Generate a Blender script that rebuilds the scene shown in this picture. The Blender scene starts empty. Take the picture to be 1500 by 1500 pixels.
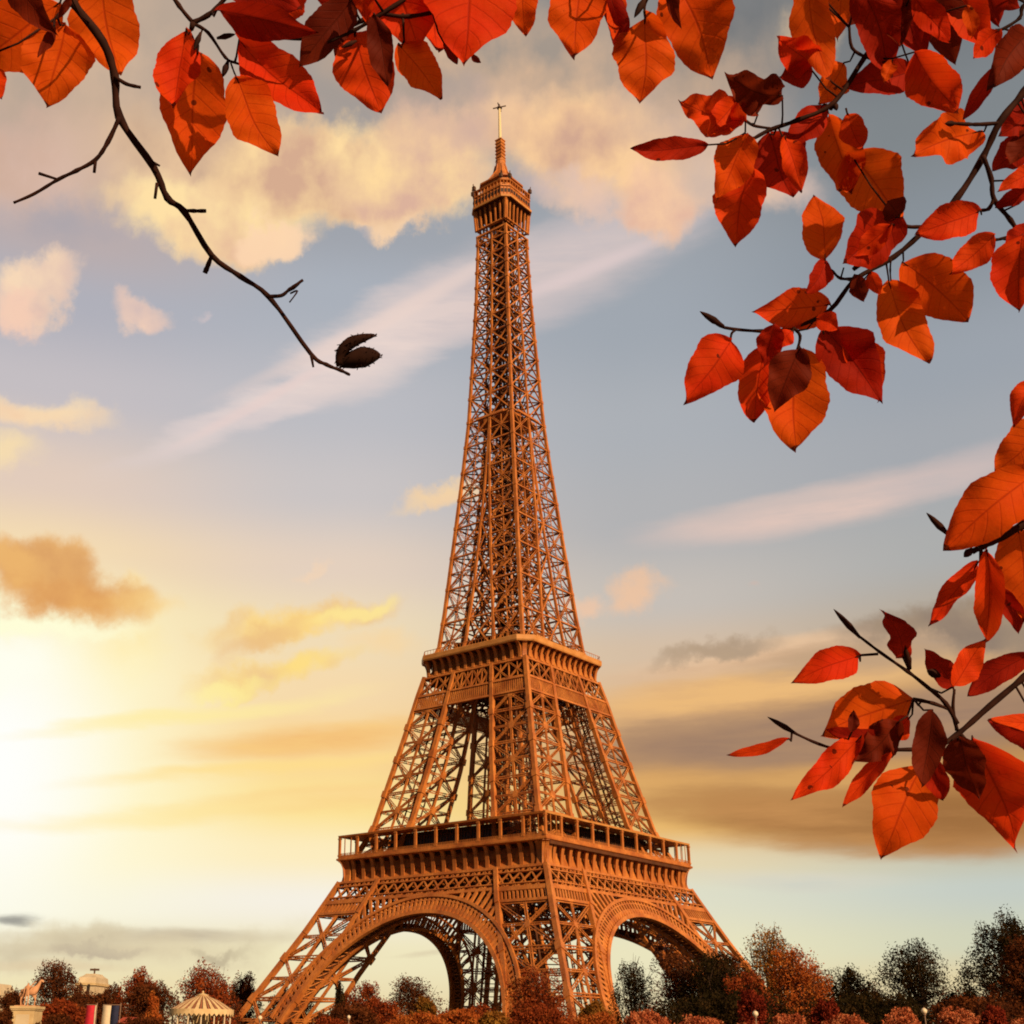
import bpy, math, random
import numpy as np
from mathutils import Vector, Matrix, Quaternion

S = bpy.context.scene
COL = S.collection
PI = math.pi
# ------------------------------------------------------------------ camera
CAM = np.array([217.386, -295.681, 10.973])
YAW, PIT, ROL, FPX = math.radians(-41.71), math.radians(22.13), math.radians(0.796), 1854.88
PPX, PPY = 750 - 167.1, 750 + 21.2            # principal point in the 1500 px picture
Fv = np.array([math.cos(PIT) * math.sin(YAW), math.cos(PIT) * math.cos(YAW), math.sin(PIT)])
Rv = np.array([math.cos(YAW), -math.sin(YAW), 0.0])
Uv = np.cross(Rv, Fv)
_c, _s = math.cos(ROL), math.sin(ROL)
Rv, Uv = _c * Rv + _s * Uv, -_s * Rv + _c * Uv
cd = bpy.data.cameras.new("camera")
cam = bpy.data.objects.new("camera", cd)
COL.objects.link(cam)
cam.matrix_world = Matrix(((Rv[0], Uv[0], -Fv[0], CAM[0]), (Rv[1], Uv[1], -Fv[1], CAM[1]),
                           (Rv[2], Uv[2], -Fv[2], CAM[2]), (0, 0, 0, 1)))
cd.sensor_fit = 'HORIZONTAL'
cd.sensor_width = 36.0
cd.lens = 36.0 * FPX / 1500
cd.shift_x = (750 - PPX) / 1500
cd.shift_y = (PPY - 750) / 1500
cd.clip_start = 0.05
cd.clip_end = 9000
S.camera = cam
S.render.resolution_x = S.render.resolution_y = 1024

def ray(x, y):
    return Fv + (x - PPX) / FPX * Rv - (y - PPY) / FPX * Uv

def at(x, y, depth):
    return CAM + ray(x, y) * depth

def azel(x, y):
    d = ray(x, y); d = d / np.linalg.norm(d)
    a = math.atan2(d[0], d[1]) - YAW
    return a, math.asin(d[2])

# ------------------------------------------------------------------ light
SUN = Vector((0.955, -0.29, 0)).normalized() * math.cos(math.radians(27)) + Vector((0, 0, math.sin(math.radians(27))))
ld = bpy.data.lights.new("sun", 'SUN')
ld.energy = 5.0
ld.angle = math.radians(0.5)
ld.color = (1.0, 0.72, 0.42)
lo = bpy.data.objects.new("sun", ld)
COL.objects.link(lo)
lo.rotation_mode = 'QUATERNION'
lo.rotation_quaternion = SUN.to_track_quat('Z', 'Y')
lo.location = (0, 0, 400)
S.view_settings.view_transform = 'Standard'
S.view_settings.look = 'None'
S.view_settings.exposure = 0.0
S.view_settings.gamma = 1.0
S.cycles.max_bounces = 5
S.cycles.diffuse_bounces = 1
S.cycles.transparent_max_bounces = 8
S.cycles.filter_width = 1.9

def lin(c):
    o = []
    for v in c[:3]:
        v = v / 255.0
        o.append(v / 12.92 if v <= 0.04045 else ((v + 0.055) / 1.055) ** 2.4)
    return (o[0], o[1], o[2], 1.0)

# ------------------------------------------------------------------ sky
W = bpy.data.worlds.new("World")
S.world = W
W.use_nodes = True
wt = W.node_tree
wt.nodes.clear()
N, L = wt.nodes, wt.links

def nd(t, **k):
    n = N.new(t)
    for a, b in k.items():
        setattr(n, a, b)
    return n

def mth(op, a, b=None, c=None, clamp=False):
    n = nd('ShaderNodeMath', operation=op, use_clamp=clamp)
    for i, v in enumerate((a, b, c)):
        if v is None: continue
        if isinstance(v, (int, float)): n.inputs[i].default_value = v
        else: L.new(v, n.inputs[i])
    return n.outputs[0]

tc = nd('ShaderNodeTexCoord')
sep = nd('ShaderNodeSeparateXYZ'); L.new(tc.outputs['Generated'], sep.inputs[0])
rot = nd('ShaderNodeVectorRotate', rotation_type='Z_AXIS')   # so that azimuth 0 is the north-west view over the river
rot.inputs['Angle'].default_value = YAW
L.new(tc.outputs['Generated'], rot.inputs[0])
sp2 = nd('ShaderNodeSeparateXYZ'); L.new(rot.outputs[0], sp2.inputs[0])
AZ = mth('ARCTAN2', sp2.outputs[0], sp2.outputs[1])
EL = mth('ARCSINE', sp2.outputs[2])
cv = nd('ShaderNodeCombineXYZ'); L.new(AZ, cv.inputs[0]); L.new(EL, cv.inputs[1])
V0 = cv.outputs[0]

def noise(vec, scale, detail, rough=0.55, sc=None):
    if sc:
        m = nd('ShaderNodeMapping', vector_type='POINT'); m.inputs['Scale'].default_value = sc
        m.inputs['Rotation'].default_value = (0, 0, math.radians(-12))
        L.new(vec, m.inputs[0]); vec = m.outputs[0]
    n = nd('ShaderNodeTexNoise'); n.inputs['Scale'].default_value = scale
    n.inputs['Detail'].default_value = detail; n.inputs['Roughness'].default_value = rough
    L.new(vec, n.inputs['Vector'])
    return n

def warp(base, col, amp):
    a = nd('ShaderNodeVectorMath', operation='SUBTRACT'); L.new(col, a.inputs[0]); a.inputs[1].default_value = (.5, .5, .5)
    b = nd('ShaderNodeVectorMath', operation='MULTIPLY'); L.new(a.outputs[0], b.inputs[0]); b.inputs[1].default_value = amp
    c = nd('ShaderNodeVectorMath', operation='ADD'); L.new(base, c.inputs[0]); L.new(b.outputs[0], c.inputs[1])
    return c.outputs[0]

n1 = noise(V0, 9.0, 7.0, 0.6)
n2 = noise(V0, 26.0, 5.0, 0.6)
VP = warp(warp(V0, n1.outputs['Color'], (.085, .085, 0)), n2.outputs['Color'], (.030, .030, 0))   # puffy edges
n3 = noise(V0, 5.0, 6.0, 0.6, (1.0, 4.0, 1))
VS = warp(V0, n3.outputs['Color'], (.12, .028, 0))                                                  # streaky edges
nC = noise(V0, 15.0, 6.0, 0.52)
nS = noise(V0, 7.0, 6.0, 0.6, (1.0, 7.0, 1))

def rng(n):
    r = nd('ShaderNodeMapRange'); r.inputs['From Min'].default_value = .40; r.inputs['From Max'].default_value = .62
    L.new(n.outputs['Fac'], r.inputs[0]); return r.outputs[0]
rC, rS = rng(nC), rng(nS)

def ramp(cols):
    """cols: list of (pixel y, rgb) at a pixel column x -> colour ramp over elevation"""
    x, lst = cols
    r = nd('ShaderNodeValToRGB'); r.color_ramp.interpolation = 'EASE'
    st = sorted((max(0.0, min(1.0, azel(x, y)[1] / 0.85)), c) for y, c in lst)
    e = r.color_ramp.elements
    e[0].position, e[0].color = st[0][0], lin(st[0][1])
    e[1].position, e[1].color = st[-1][0], lin(st[-1][1])
    for p, c in st[1:-1]:
        q = e.new(p); q.color = lin(c)
    L.new(mth('DIVIDE', EL, 0.85), r.inputs[0])
    return r.outputs[0]

cols = [
 (40, [(0, (176, 160, 148)), (150, (178, 160, 150)), (330, (186, 172, 172)), (430, (176, 176, 186)), (560, (196, 190, 194)), (700, (226, 204, 188)), (800, (244, 218, 176)), (900, (253, 236, 180)), (1000, (255, 242, 186)), (1150, (255, 244, 190)), (1250, (255, 246, 206)), (1330, (248, 244, 222)), (1390, (226, 212, 172)), (1450, (238, 222, 172)), (1510, (226, 200, 150))]),
 (480, [(0, (150, 148, 146)), (120, (165, 155, 148)), (330, (160, 164, 172)), (430, (170, 176, 186)), (600, (188, 188, 194)), (720, (202, 196, 196)), (830, (228, 208, 190)), (920, (240, 220, 184)), (1010, (246, 218, 172)), (1100, (250, 214, 150)), (1180, (253, 226, 150)), (1250, (253, 236, 190)), (1320, (246, 240, 226)), (1400, (240, 230, 190)), (1510, (232, 210, 160))]),
 (960, [(0, (140, 138, 136)), (120, (158, 150, 144)), (330, (158, 164, 172)), (470, (160, 167, 176)), (620, (172, 176, 182)), (760, (178, 178, 180)), (880, (198, 190, 182)), (960, (214, 190, 164)), (1050, (226, 180, 128)), (1130, (226, 172, 104)), (1210, (232, 184, 110)), (1260, (230, 214, 176)), (1310, (222, 222, 200)), (1400, (234, 228, 190)), (1510, (226, 206, 160))]),
 (1440, [(0, (118, 122, 126)), (150, (128, 134, 138)), (330, (138, 146, 154)), (520, (156, 163, 172)), (640, (164, 168, 174)), (800, (172, 173, 172)), (900, (180, 168, 152)), (980, (196, 158, 118)), (1060, (160, 126, 98)), (1140, (200, 146, 82)), (1215, (184, 128, 72)), (1262, (196, 196, 178)), (1300, (196, 204, 196)), (1380, (208, 210, 184)), (1440, (224, 206, 160)), (1510, (210, 180, 130))]),
]
cur = None; px_ = None
for c in cols:
    r = ramp(c)
    a = azel(c[0], 900)[0]
    if cur is None:
        cur, px_ = r, a
    else:
        mr = nd('ShaderNodeMapRange', interpolation_type='SMOOTHSTEP')
        mr.inputs['From Min'].default_value = px_; mr.inputs['From Max'].default_value = a
        L.new(AZ, mr.inputs[0])
        mx = nd('ShaderNodeMix', data_type='RGBA'); L.new(mr.outputs[0], mx.inputs[0]); L.new(cur, mx.inputs[6]); L.new(r, mx.inputs[7])
        cur, px_ = mx.outputs[2], a
# broad grain of thin veil everywhere
sky = [cur]

def blob(x, y, a, b, deg, c1, c2=None, op=0.9, soft=0.6, kind='P', gain=None):
    """a cloud bank: centre and half axes given as sighted in the photo, kept as azimuth / elevation"""
    t = math.radians(deg)
    c0 = np.array(azel(x, y))
    ea = np.array(azel(x + a * math.cos(t), y + a * math.sin(t))) - c0
    eb = np.array(azel(x - b * math.sin(t), y + b * math.cos(t))) - c0
    m = nd('ShaderNodeMapping', vector_type='TEXTURE')
    m.inputs['Location'].default_value = (c0[0], c0[1], 0)
    m.inputs['Rotation'].default_value = (0, 0, math.atan2(ea[1], ea[0]))
    m.inputs['Scale'].default_value = (max(1e-4, np.hypot(*ea)), max(1e-4, np.hypot(*eb)), 1)
    dep = nd('ShaderNodeVectorMath', operation='MULTIPLY_ADD')     # keeps the evaluation order of the long chain
    L.new(sky[0], dep.inputs[0]); dep.inputs[1].default_value = (0, 0, 1e-7); L.new({'P': VP, 'S': VS, 'N': V0}[kind], dep.inputs[2])
    L.new(dep.outputs[0], m.inputs[0])
    ln = nd('ShaderNodeVectorMath', operation='LENGTH'); L.new(m.outputs[0], ln.inputs[0])
    mr = nd('ShaderNodeMapRange', interpolation_type='SMOOTHSTEP')
    mr.inputs['From Min'].default_value = 1 + soft * .5; mr.inputs['From Max'].default_value = 1 - soft
    mr.inputs['To Min'].default_value = 0; mr.inputs['To Max'].default_value = op
    L.new(ln.outputs['Value'], mr.inputs[0])
    fac = mr.outputs[0]
    mx = nd('ShaderNodeMix', data_type='RGBA', clamp_factor=True)
    L.new(fac, mx.inputs[0]); L.new(sky[0], mx.inputs[6])
    mx.inputs[7].default_value = lin(c1)
    sky[0] = mx.outputs[2]
    if c2:
        m2 = nd('ShaderNodeMix', data_type='RGBA', clamp_factor=True)
        L.new(mth('MULTIPLY', fac, rC if kind == 'P' else rS), m2.inputs[0]); L.new(sky[0], m2.inputs[6]); m2.inputs[7].default_value = lin(c2)
        sky[0] = m2.outputs[2]

# thin streaks first, then the banks
blob(420, 575, 230, 30, -29, (232, 214, 208), (212, 200, 200), .9, .7, 'S')
blob(590, 490, 200, 58, -27, (234, 214, 206), (216, 202, 200), .95, .6, 'S')
blob(800, 400, 240, 66, -24, (218, 200, 196), (198, 188, 190), .9, .8, 'S')
blob(560, 470, 240, 14, -30, (236, 212, 202), None, .6, .7, 'N')
blob(380, 590, 140, 9, -30, (232, 208, 202), None, .6, .7, 'N')
blob(860, 396, 170, 12, -24, (224, 204, 202), None, .7, .9, 'N')
blob(1210, 740, 260, 32, -13, (226, 198, 186), (204, 188, 182), .95, .75, 'S')
blob(1420, 690, 150, 30, -16, (206, 188, 184), (186, 180, 180), .7, .9, 'S')
# high tan veil and the large peach bank
blob(120, 80, 260, 130, 0, (212, 182, 154), (176, 160, 146), .8, .9)
blob(760, 90, 330, 80, 0, (216, 180, 148), (154, 146, 138), .85, .8)
blob(1110, 50, 170, 70, 0, (118, 120, 122), (140, 136, 132), .85, .8)
blob(1180, 70, 40, 45, 0, (236, 204, 160), (190, 164, 140), .75, .8)
blob(300, 240, 190, 90, 0, (240, 200, 156), (196, 164, 140), .85, .8)
blob(40, 250, 120, 80, 0, (228, 190, 168), (204, 170, 150), .7, .9)
blob(310, 320, 150, 62, 5, (255, 224, 166), (232, 190, 156), 1, .35)
blob(480, 250, 170, 75, -10, (255, 220, 162), (214, 172, 144), 1, .35)
blob(400, 352, 60, 26, 0, (253, 214, 176), None, .9, .4)
blob(560, 318, 60, 28, 0, (252, 212, 170), None, .9, .4)
blob(610, 270, 130, 66, 0, (255, 218, 160), (220, 178, 156), 1, .35)
blob(520, 330, 16, 14, 0, (160, 164, 176), None, .7, .8)
blob(700, 190, 150, 55, -5, (240, 196, 160), (206, 172, 158), .8, .7)
blob(860, 210, 150, 80, 5, (253, 208, 156), (208, 166, 144), .95, .4)
blob(850, 290, 70, 30, 5, (246, 204, 172), (218, 190, 180), .8, .8)
blob(965, 285, 66, 60, 5, (252, 206, 164), (222, 178, 160), .95, .4)
blob(1010, 170, 130, 70, 0, (238, 196, 158), (190, 168, 156), .75, .9)
blob(1130, 270, 70, 34, 0, (222, 192, 176), (200, 180, 172), .75, .9)
blob(1290, 240, 40, 20, 0, (220, 190, 170), None, .6, .9)
blob(780, 280, 50, 36, 0, (196, 178, 178), None, .5, .9)
blob(90, 330, 60, 46, 0, (168, 164, 172), None, .7, .9)
blob(660, 150, 60, 30, 0, (150, 146, 146), None, .5, .9)
# small puffs at the left
blob(60, 430, 70, 36, -25, (253, 220, 184), (222, 190, 178), .9, .5)
blob(20, 470, 40, 20, 0, (250, 206, 180), None, .8, .8)
blob(205, 452, 42, 26, 0, (248, 210, 184), (206, 184, 182), .9, .6)
blob(290, 450, 12, 8, 0, (214, 196, 196), None, .5, .9)
blob(50, 596, 110, 26, 8, (254, 226, 180), (244, 206, 170), .85, .8)
blob(0, 660, 60, 34, 0, (254, 226, 170), None, .7, .9)
blob(650, 742, 66, 18, -12, (252, 216, 160), (234, 200, 170), .85, .8)
blob(1060, 250, 90, 50, 10, (238, 200, 168), (206, 182, 168), .8, .8)
blob(1040, 110, 90, 50, 0, (206, 172, 142), (160, 148, 138), .7, .9)
blob(450, 822, 24, 8, -30, (244, 212, 180), None, .6, .9)
blob(860, 862, 28, 18, 10, (242, 198, 164), None, .75, .8)
blob(935, 872, 44, 24, -10, (244, 196, 156), None, .75, .8)
blob(1085, 858, 16, 8, 0, (206, 182, 170), None, .5, .9)
# golden cloud above the bright sky
blob(440, 902, 130, 30, -14, (252, 214, 132), (230, 186, 140), .95, .7)
blob(520, 880, 60, 16, -20, (255, 232, 150), None, .8, .7)
blob(390, 930, 70, 20, -30, (236, 190, 130), None, .7, .7)
blob(560, 940, 60, 30, 0, (250, 214, 156), None, .6, .9)
blob(400, 985, 120, 24, -8, (255, 222, 128), (238, 198, 146), .9, .7)
blob(340, 1005, 70, 14, -8, (255, 236, 150), None, .8, .8)
blob(170, 960, 70, 50, -30, (255, 226, 140), (255, 240, 190), .8, .9)
blob(30, 980, 190, 60, 0, (255, 246, 196), None, .6, 1.0, 'N')
blob(0, 1130, 290, 280, 0, (255, 253, 226), None, .9, 1.0, 'N')
blob(-20, 1125, 170, 230, 0, (255, 255, 252), None, 1.0, .95, 'N')
blob(0, 960, 90, 40, 0, (255, 255, 240), None, .9, .8, 'P')
blob(50, 900, 140, 20, 4, (255, 254, 216), None, .95, .7, 'P')
blob(190, 842, 26, 30, 0, (255, 226, 160), None, .7, .8)
blob(90, 850, 135, 46, 8, (234, 172, 96), (216, 152, 92), .95, .6)
blob(84, 812, 58, 34, 0, (232, 176, 108), (214, 156, 100), .95, .6)
blob(20, 836, 50, 28, 0, (238, 184, 112), None, .8, .7)
blob(210, 870, 60, 24, 10, (254, 214, 134), None, .5, .9)
# long low streaks, left and middle
blob(280, 1050, 240, 12, -8, (255, 236, 160), None, .7, .9, 'S')
blob(470, 1082, 210, 26, -7, (243, 190, 118), (250, 206, 130), .9, .8, 'S')
blob(400, 1128, 260, 12, -6, (255, 222, 140), None, .7, .9, 'S')
blob(480, 1172, 200, 18, -5, (248, 204, 132), (252, 218, 150), .7, .9, 'S')
blob(250, 1190, 260, 14, -4, (255, 232, 160), None, .6, .9, 'S')
# the brown bank at the right
blob(1130, 1010, 330, 46, -10, (236, 186, 122), (216, 170, 122), .95, .7, 'S')
blob(1210, 948, 330, 24, -9, (232, 194, 156), (214, 176, 140), .9, .7, 'S')
blob(1050, 956, 92, 17, -6, (172, 150, 128), (186, 160, 132), .9, .8, 'P')
blob(1330, 950, 240, 26, -9, (176, 150, 126), (196, 162, 126), .8, .8, 'S')
blob(1400, 915, 180, 34, -9, (142, 124, 110), (166, 144, 120), .95, .7, 'P')
blob(1330, 1010, 300, 18, -8, (222, 172, 112), (196, 152, 108), .8, .8, 'S')
blob(1200, 1070, 430, 52, -8, (158, 126, 104), (172, 136, 106), 1, .55, 'S')
blob(1160, 1150, 330, 36, -4, (210, 160, 98), (190, 142, 90), .85, .8, 'S')
blob(1250, 1206, 310, 46, 4, (172, 122, 72), (194, 140, 84), 1, .6, 'S')
blob(1420, 1190, 200, 50, 0, (156, 108, 62), (178, 126, 76), .85, .8, 'S')
blob(1180, 1286, 150, 14, 2, (222, 214, 196), (204, 208, 196), .6, 1.0, 'S')
# grey wisps low over the trees
blob(10, 1346, 44, 10, 0, (150, 148, 140), None, .9, .9, 'S')
blob(220, 1372, 190, 13, -1, (204, 188, 160), (190, 176, 152), .7, 1, 'S')
blob(110, 1395, 130, 12, 0, (198, 178, 150), None, .7, .9, 'S')
blob(160, 1393, 66, 10, -4, (160, 146, 136), (172, 156, 140), .95, .6, 'P')
blob(150, 1382, 300, 28, 0, (222, 206, 170), (204, 190, 160), .7, 1, 'P')
blob(330, 1386, 56, 9, 0, (190, 176, 146), None, .8, .8, 'P')
blob(60, 1420, 120, 9, 0, (222, 198, 160), None, .6, .9, 'S')
blob(640, 1395, 60, 6, -8, (220, 206, 172), None, .7, .9, 'S')

# dusk side of the sky behind and overhead is dimmer
az2 = mth('ABSOLUTE', AZ)
bk = nd('ShaderNodeMapRange', interpolation_type='SMOOTHSTEP')
bk.inputs['From Min'].default_value = 0.75; bk.inputs['From Max'].default_value = 1.7
L.new(az2, bk.inputs[0])
up = nd('ShaderNodeMapRange', interpolation_type='SMOOTHSTEP')
up.inputs['From Min'].default_value = 0.95; up.inputs['From Max'].default_value = 1.3
L.new(EL, up.inputs[0])
bf = mth('MAXIMUM', bk.outputs[0], up.outputs[0])
nis = nd('ShaderNodeTexSky', sky_type='NISHITA', sun_disc=False)
nis.sun_elevation = math.radians(27)
nis.sun_rotation = math.atan2(SUN.x, SUN.y)
nis.dust_density = 2.0
nsc = nd('ShaderNodeVectorMath', operation='SCALE'); L.new(nis.outputs[0], nsc.inputs[0]); nsc.inputs['Scale'].default_value = 0.016
mx = nd('ShaderNodeMix', data_type='RGBA'); L.new(bf, mx.inputs[0]); L.new(sky[0], mx.inputs[6]); L.new(nsc.outputs[0], mx.inputs[7])
bg = nd('ShaderNodeBackground'); L.new(mx.outputs[2], bg.inputs[0]); bg.inputs[1].default_value = 1.0
wo = nd('ShaderNodeOutputWorld'); L.new(bg.outputs[0], wo.inputs[0])
W.cycles.sampling_method = 'MANUAL'
W.cycles.sample_map_resolution = 512

# ------------------------------------------------------------------ materials
def mat(name, col, rough=0.7, col2=None, scale=1.0, metallic=0.0, detail=4, rnd=0.0, spec=0.3):
    m = bpy.data.materials.new(name); m.use_nodes = True
    t = m.node_tree; b = t.nodes['Principled BSDF']
    b.inputs['Roughness'].default_value = rough; b.inputs['Metallic'].default_value = metallic
    b.inputs['Specular IOR Level'].default_value = spec
    if col2:
        tcn = t.nodes.new('ShaderNodeTexCoord'); n = t.nodes.new('ShaderNodeTexNoise')
        n.inputs['Scale'].default_value = scale; n.inputs['Detail'].default_value = detail
        t.links.new(tcn.outputs['Object'], n.inputs['Vector'])
        r = t.nodes.new('ShaderNodeMapRange'); r.inputs['From Min'].default_value = .35; r.inputs['From Max'].default_value = .65
        t.links.new(n.outputs['Fac'], r.inputs[0])
        x = t.nodes.new('ShaderNodeMix'); x.data_type = 'RGBA'
        x.inputs[6].default_value = (*col, 1); x.inputs[7].default_value = (*col2, 1)
        t.links.new(r.outputs[0], x.inputs[0])
        t.links.new(x.outputs[2], b.inputs['Base Color'])
    else:
        b.inputs['Base Color'].default_value = (*col, 1)
    return m

M = {}
M['iron'] = mat('painted_iron', (.68, .228, .046), .5, (.44, .118, .022), .22, spec=.4, detail=9)
def weather(m, amt=.45):
    # dull, finer grime over the paint: short streaks running down the members
    t = m.node_tree; b = t.nodes['Principled BSDF']; src = b.inputs['Base Color'].links[0].from_socket
    tcn = t.nodes.new('ShaderNodeTexCoord'); mp = t.nodes.new('ShaderNodeMapping'); mp.inputs['Scale'].default_value = (1.6, 1.6, .35)
    n = t.nodes.new('ShaderNodeTexNoise'); n.inputs['Scale'].default_value = 1.3; n.inputs['Detail'].default_value = 8; n.inputs['Roughness'].default_value = .7
    t.links.new(tcn.outputs['Object'], mp.inputs[0]); t.links.new(mp.outputs[0], n.inputs['Vector'])
    r = t.nodes.new('ShaderNodeMapRange'); r.inputs['From Min'].default_value = .46; r.inputs['From Max'].default_value = .64; r.inputs['To Max'].default_value = amt
    t.links.new(n.outputs['Fac'], r.inputs[0]); x = t.nodes.new('ShaderNodeMix'); x.data_type = 'RGBA'
    t.links.new(r.outputs[0], x.inputs[0]); t.links.new(src, x.inputs[6]); x.inputs[7].default_value = (.17, .055, .018, 1)
    t.links.new(x.outputs[2], b.inputs['Base Color'])
weather(M['iron'])
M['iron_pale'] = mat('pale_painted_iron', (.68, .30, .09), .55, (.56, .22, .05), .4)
M['iron_deck_shade'] = mat('deck_and_shaded_iron', (.13, .04, .012), .8, (.08, .025, .008), .5)  # dark iron for decks; also paints recess shade onto inner members
M['glass'] = mat('dark_glazing', (.03, .022, .018), .25, (.08, .04, .025), .8, spec=.5)
M['mast'] = mat('cream_mast_paint', (.85, .68, .40), .5)
M['dark'] = mat('dark_antenna_steel', (.10, .05, .03), .6)
M['stone'] = mat('cream_stone', (.72, .52, .28), .85, (.58, .40, .20), .8)
M['stone_house'] = mat('pale_facade_stone', (.70, .56, .38), .85, (.56, .43, .28), .4)
M['slate'] = mat('brown_slate_roof', (.22, .10, .06), .8, (.15, .07, .04), 1.5)
M['bronze'] = mat('weathered_statue_stone', (.74, .38, .20), .8, (.56, .26, .13), 2.0)
M['bark'] = mat('tree_bark', (.09, .045, .025), .9, (.05, .025, .015), 3.0)
M['twig'] = mat('dark_twig_bark', (.022, .007, .005), .8, (.045, .014, .008), 60, spec=.1)
M['red_cloth'] = mat('crimson_cloth', (.62, .03, .05), .85, (.52, .02, .04), 3)
M['cream_cloth'] = mat('cream_cloth', (.78, .62, .44), .85, (.70, .54, .38), 3)
M['navy_cloth'] = mat('navy_cloth', (.02, .025, .06), .85, (.03, .03, .07), 3)
M['canvas'] = mat('cream_canvas', (.80, .58, .32), .8, (.66, .44, .22), 1.2)
M['canvas_dark'] = mat('terracotta_canvas', (.40, .15, .08), .8, (.30, .10, .05), 1.2)
M['lamp'] = mat('frosted_lamp_glass', (.85, .68, .48), .3)
M['pole'] = mat('grey_pole_metal', (.30, .18, .12), .5)
M['red_tile'] = mat('red_roof_paint', (.42, .07, .035), .7, (.34, .05, .025), 2)
M['husk'] = mat('dark_husk', (.018, .006, .004), .9, (.035, .012, .007), 90, spec=.1)

# ------------------------------------------------------------------ mesh helpers
class MB:
    def __init__(self):
        self.v = []; self.f = []; self.n = 0
    def add(self, v, f):
        self.v.append(np.asarray(v, float)); self.f += [tuple(i + self.n for i in q) for q in f]; self.n += len(v)
    def box(self, lo_, hi_):
        x0, y0, z0 = lo_; x1, y1, z1 = hi_
        self.add([(x0, y0, z0), (x1, y0, z0), (x1, y1, z0), (x0, y1, z0), (x0, y0, z1), (x1, y0, z1), (x1, y1, z1), (x0, y1, z1)],
                 [(0, 3, 2, 1), (4, 5, 6, 7), (0, 1, 5, 4), (1, 2, 6, 5), (2, 3, 7, 6), (3, 0, 4, 7)])
    def beam(self, a, b, w, d=None, up=(0, 0, 1)):
        """box beam from a to b; w is its width across 'up', d its depth along 'up'"""
        a = np.asarray(a, float); b = np.asarray(b, float); d = w if d is None else d
        t = b - a; l = np.linalg.norm(t)
        if l < 1e-6: return
        t /= l; u = np.asarray(up, float); u = u - t * (u @ t)
        if np.linalg.norm(u) < 1e-3:
            u = np.array([1., 0, 0]); u = u - t * (u @ t)
        u /= np.linalg.norm(u); s = np.cross(t, u)
        o = [s * w / 2 * i + u * d / 2 * j for i, j in ((-1, -1), (1, -1), (1, 1), (-1, 1))]
        self.add([a + q for q in o] + [b + q for q in o],
                 [(0, 3, 2, 1), (4, 5, 6, 7), (0, 1, 5, 4), (1, 2, 6, 5), (2, 3, 7, 6), (3, 0, 4, 7)])
    def truss(self, a, b, w, n, rail=.2, lace=.11, depth=.35):
        """flat latticed beam in the plane whose normal is n"""
        a = np.asarray(a, float); b = np.asarray(b, float); n = np.asarray(n, float)
        t = b - a; l = np.linalg.norm(t); t /= l
        s = np.cross(n, t); s /= np.linalg.norm(s)
        o = s * (w - rail) / 2
        self.beam(a + o, b + o, rail, depth, n); self.beam(a - o, b - o, rail, depth, n)
        k = max(2, int(l / (w * 1.0)))
        for i in range(k):
            p = a + t * l * i / k; q = a + t * l * (i + 1) / k
            g = 1 if i % 2 else -1
            self.beam(p + o * g, q - o * g, lace, lace, n)
    def tube(self, pts, rad, k=6, cap=True):
        pts = [np.asarray(p, float) for p in pts]
        if not hasattr(rad, '__len__'): rad = [rad] * len(pts)
        vs = []; up = np.array([.31, .17, .93])
        for i, p in enumerate(pts):
            t = pts[min(i + 1, len(pts) - 1)] - pts[max(i - 1, 0)]; t /= (np.linalg.norm(t) + 1e-12)
            s = np.cross(t, up); s /= (np.linalg.norm(s) + 1e-12); u = np.cross(s, t)
            for j in range(k):
                a = 2 * PI * j / k
                vs.append(p + rad[i] * (math.cos(a) * s + math.sin(a) * u))
        fs = []
        for i in range(len(pts) - 1):
            for j in range(k):
                fs.append((i * k + j, i * k + (j + 1) % k, (i + 1) * k + (j + 1) % k, (i + 1) * k + j))
        if cap:
            fs.append(tuple(range(k))[::-1]); fs.append(tuple((len(pts) - 1) * k + j for j in range(k)))
        self.add(vs, fs)
    def prism(self, poly, z0, z1):
        k = len(poly)
        self.add([(x, y, z0) for x, y in poly] + [(x, y, z1) for x, y in poly],
                 [tuple(range(k))[::-1], tuple(range(k, 2 * k))] + [(i, (i + 1) % k, k + (i + 1) % k, k + i) for i in range(k)])
    def lathe(self, prof, k=24, c=(0, 0), ph=0.0):
        vs = []
        for r, z in prof:
            for j in range(k):
                a = 2 * PI * j / k + ph
                vs.append((c[0] + r * math.cos(a), c[1] + r * math.sin(a), z))
        fs = []
        for i in range(len(prof) - 1):
            for j in range(k):
                fs.append((i * k + j, i * k + (j + 1) % k, (i + 1) * k + (j + 1) % k, (i + 1) * k + j))
        fs.append(tuple(range(k))[::-1]); fs.append(tuple((len(prof) - 1) * k + j for j in range(k)))
        self.add(vs, fs)
    def mesh(self, name, m, smooth=False):
        me = bpy.data.meshes.new(name)
        v = np.concatenate(self.v) if self.v else np.zeros((0, 3))
        me.from_pydata(v.tolist(), [], self.f)
        for mm in (m if isinstance(m, (list, tuple)) else [m]): me.materials.append(mm)
        if smooth: me.polygons.foreach_set('use_smooth', [True] * len(me.polygons))
        me.update()
        return me
    def build(self, name, m, parent=None, smooth=False, loc=None, label=None):
        o = bpy.data.objects.new(name, self.mesh(name, m, smooth)); COL.objects.link(o)
        if parent is not None: o.parent = parent
        if loc is not None: o.location = loc
        if label: o['label'] = label
        return o

def tag(o, label, cat, group=None, kind=None):
    o['label'] = label; o['category'] = cat
    if group: o['group'] = group
    if kind: o['kind'] = kind
    return o

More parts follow.
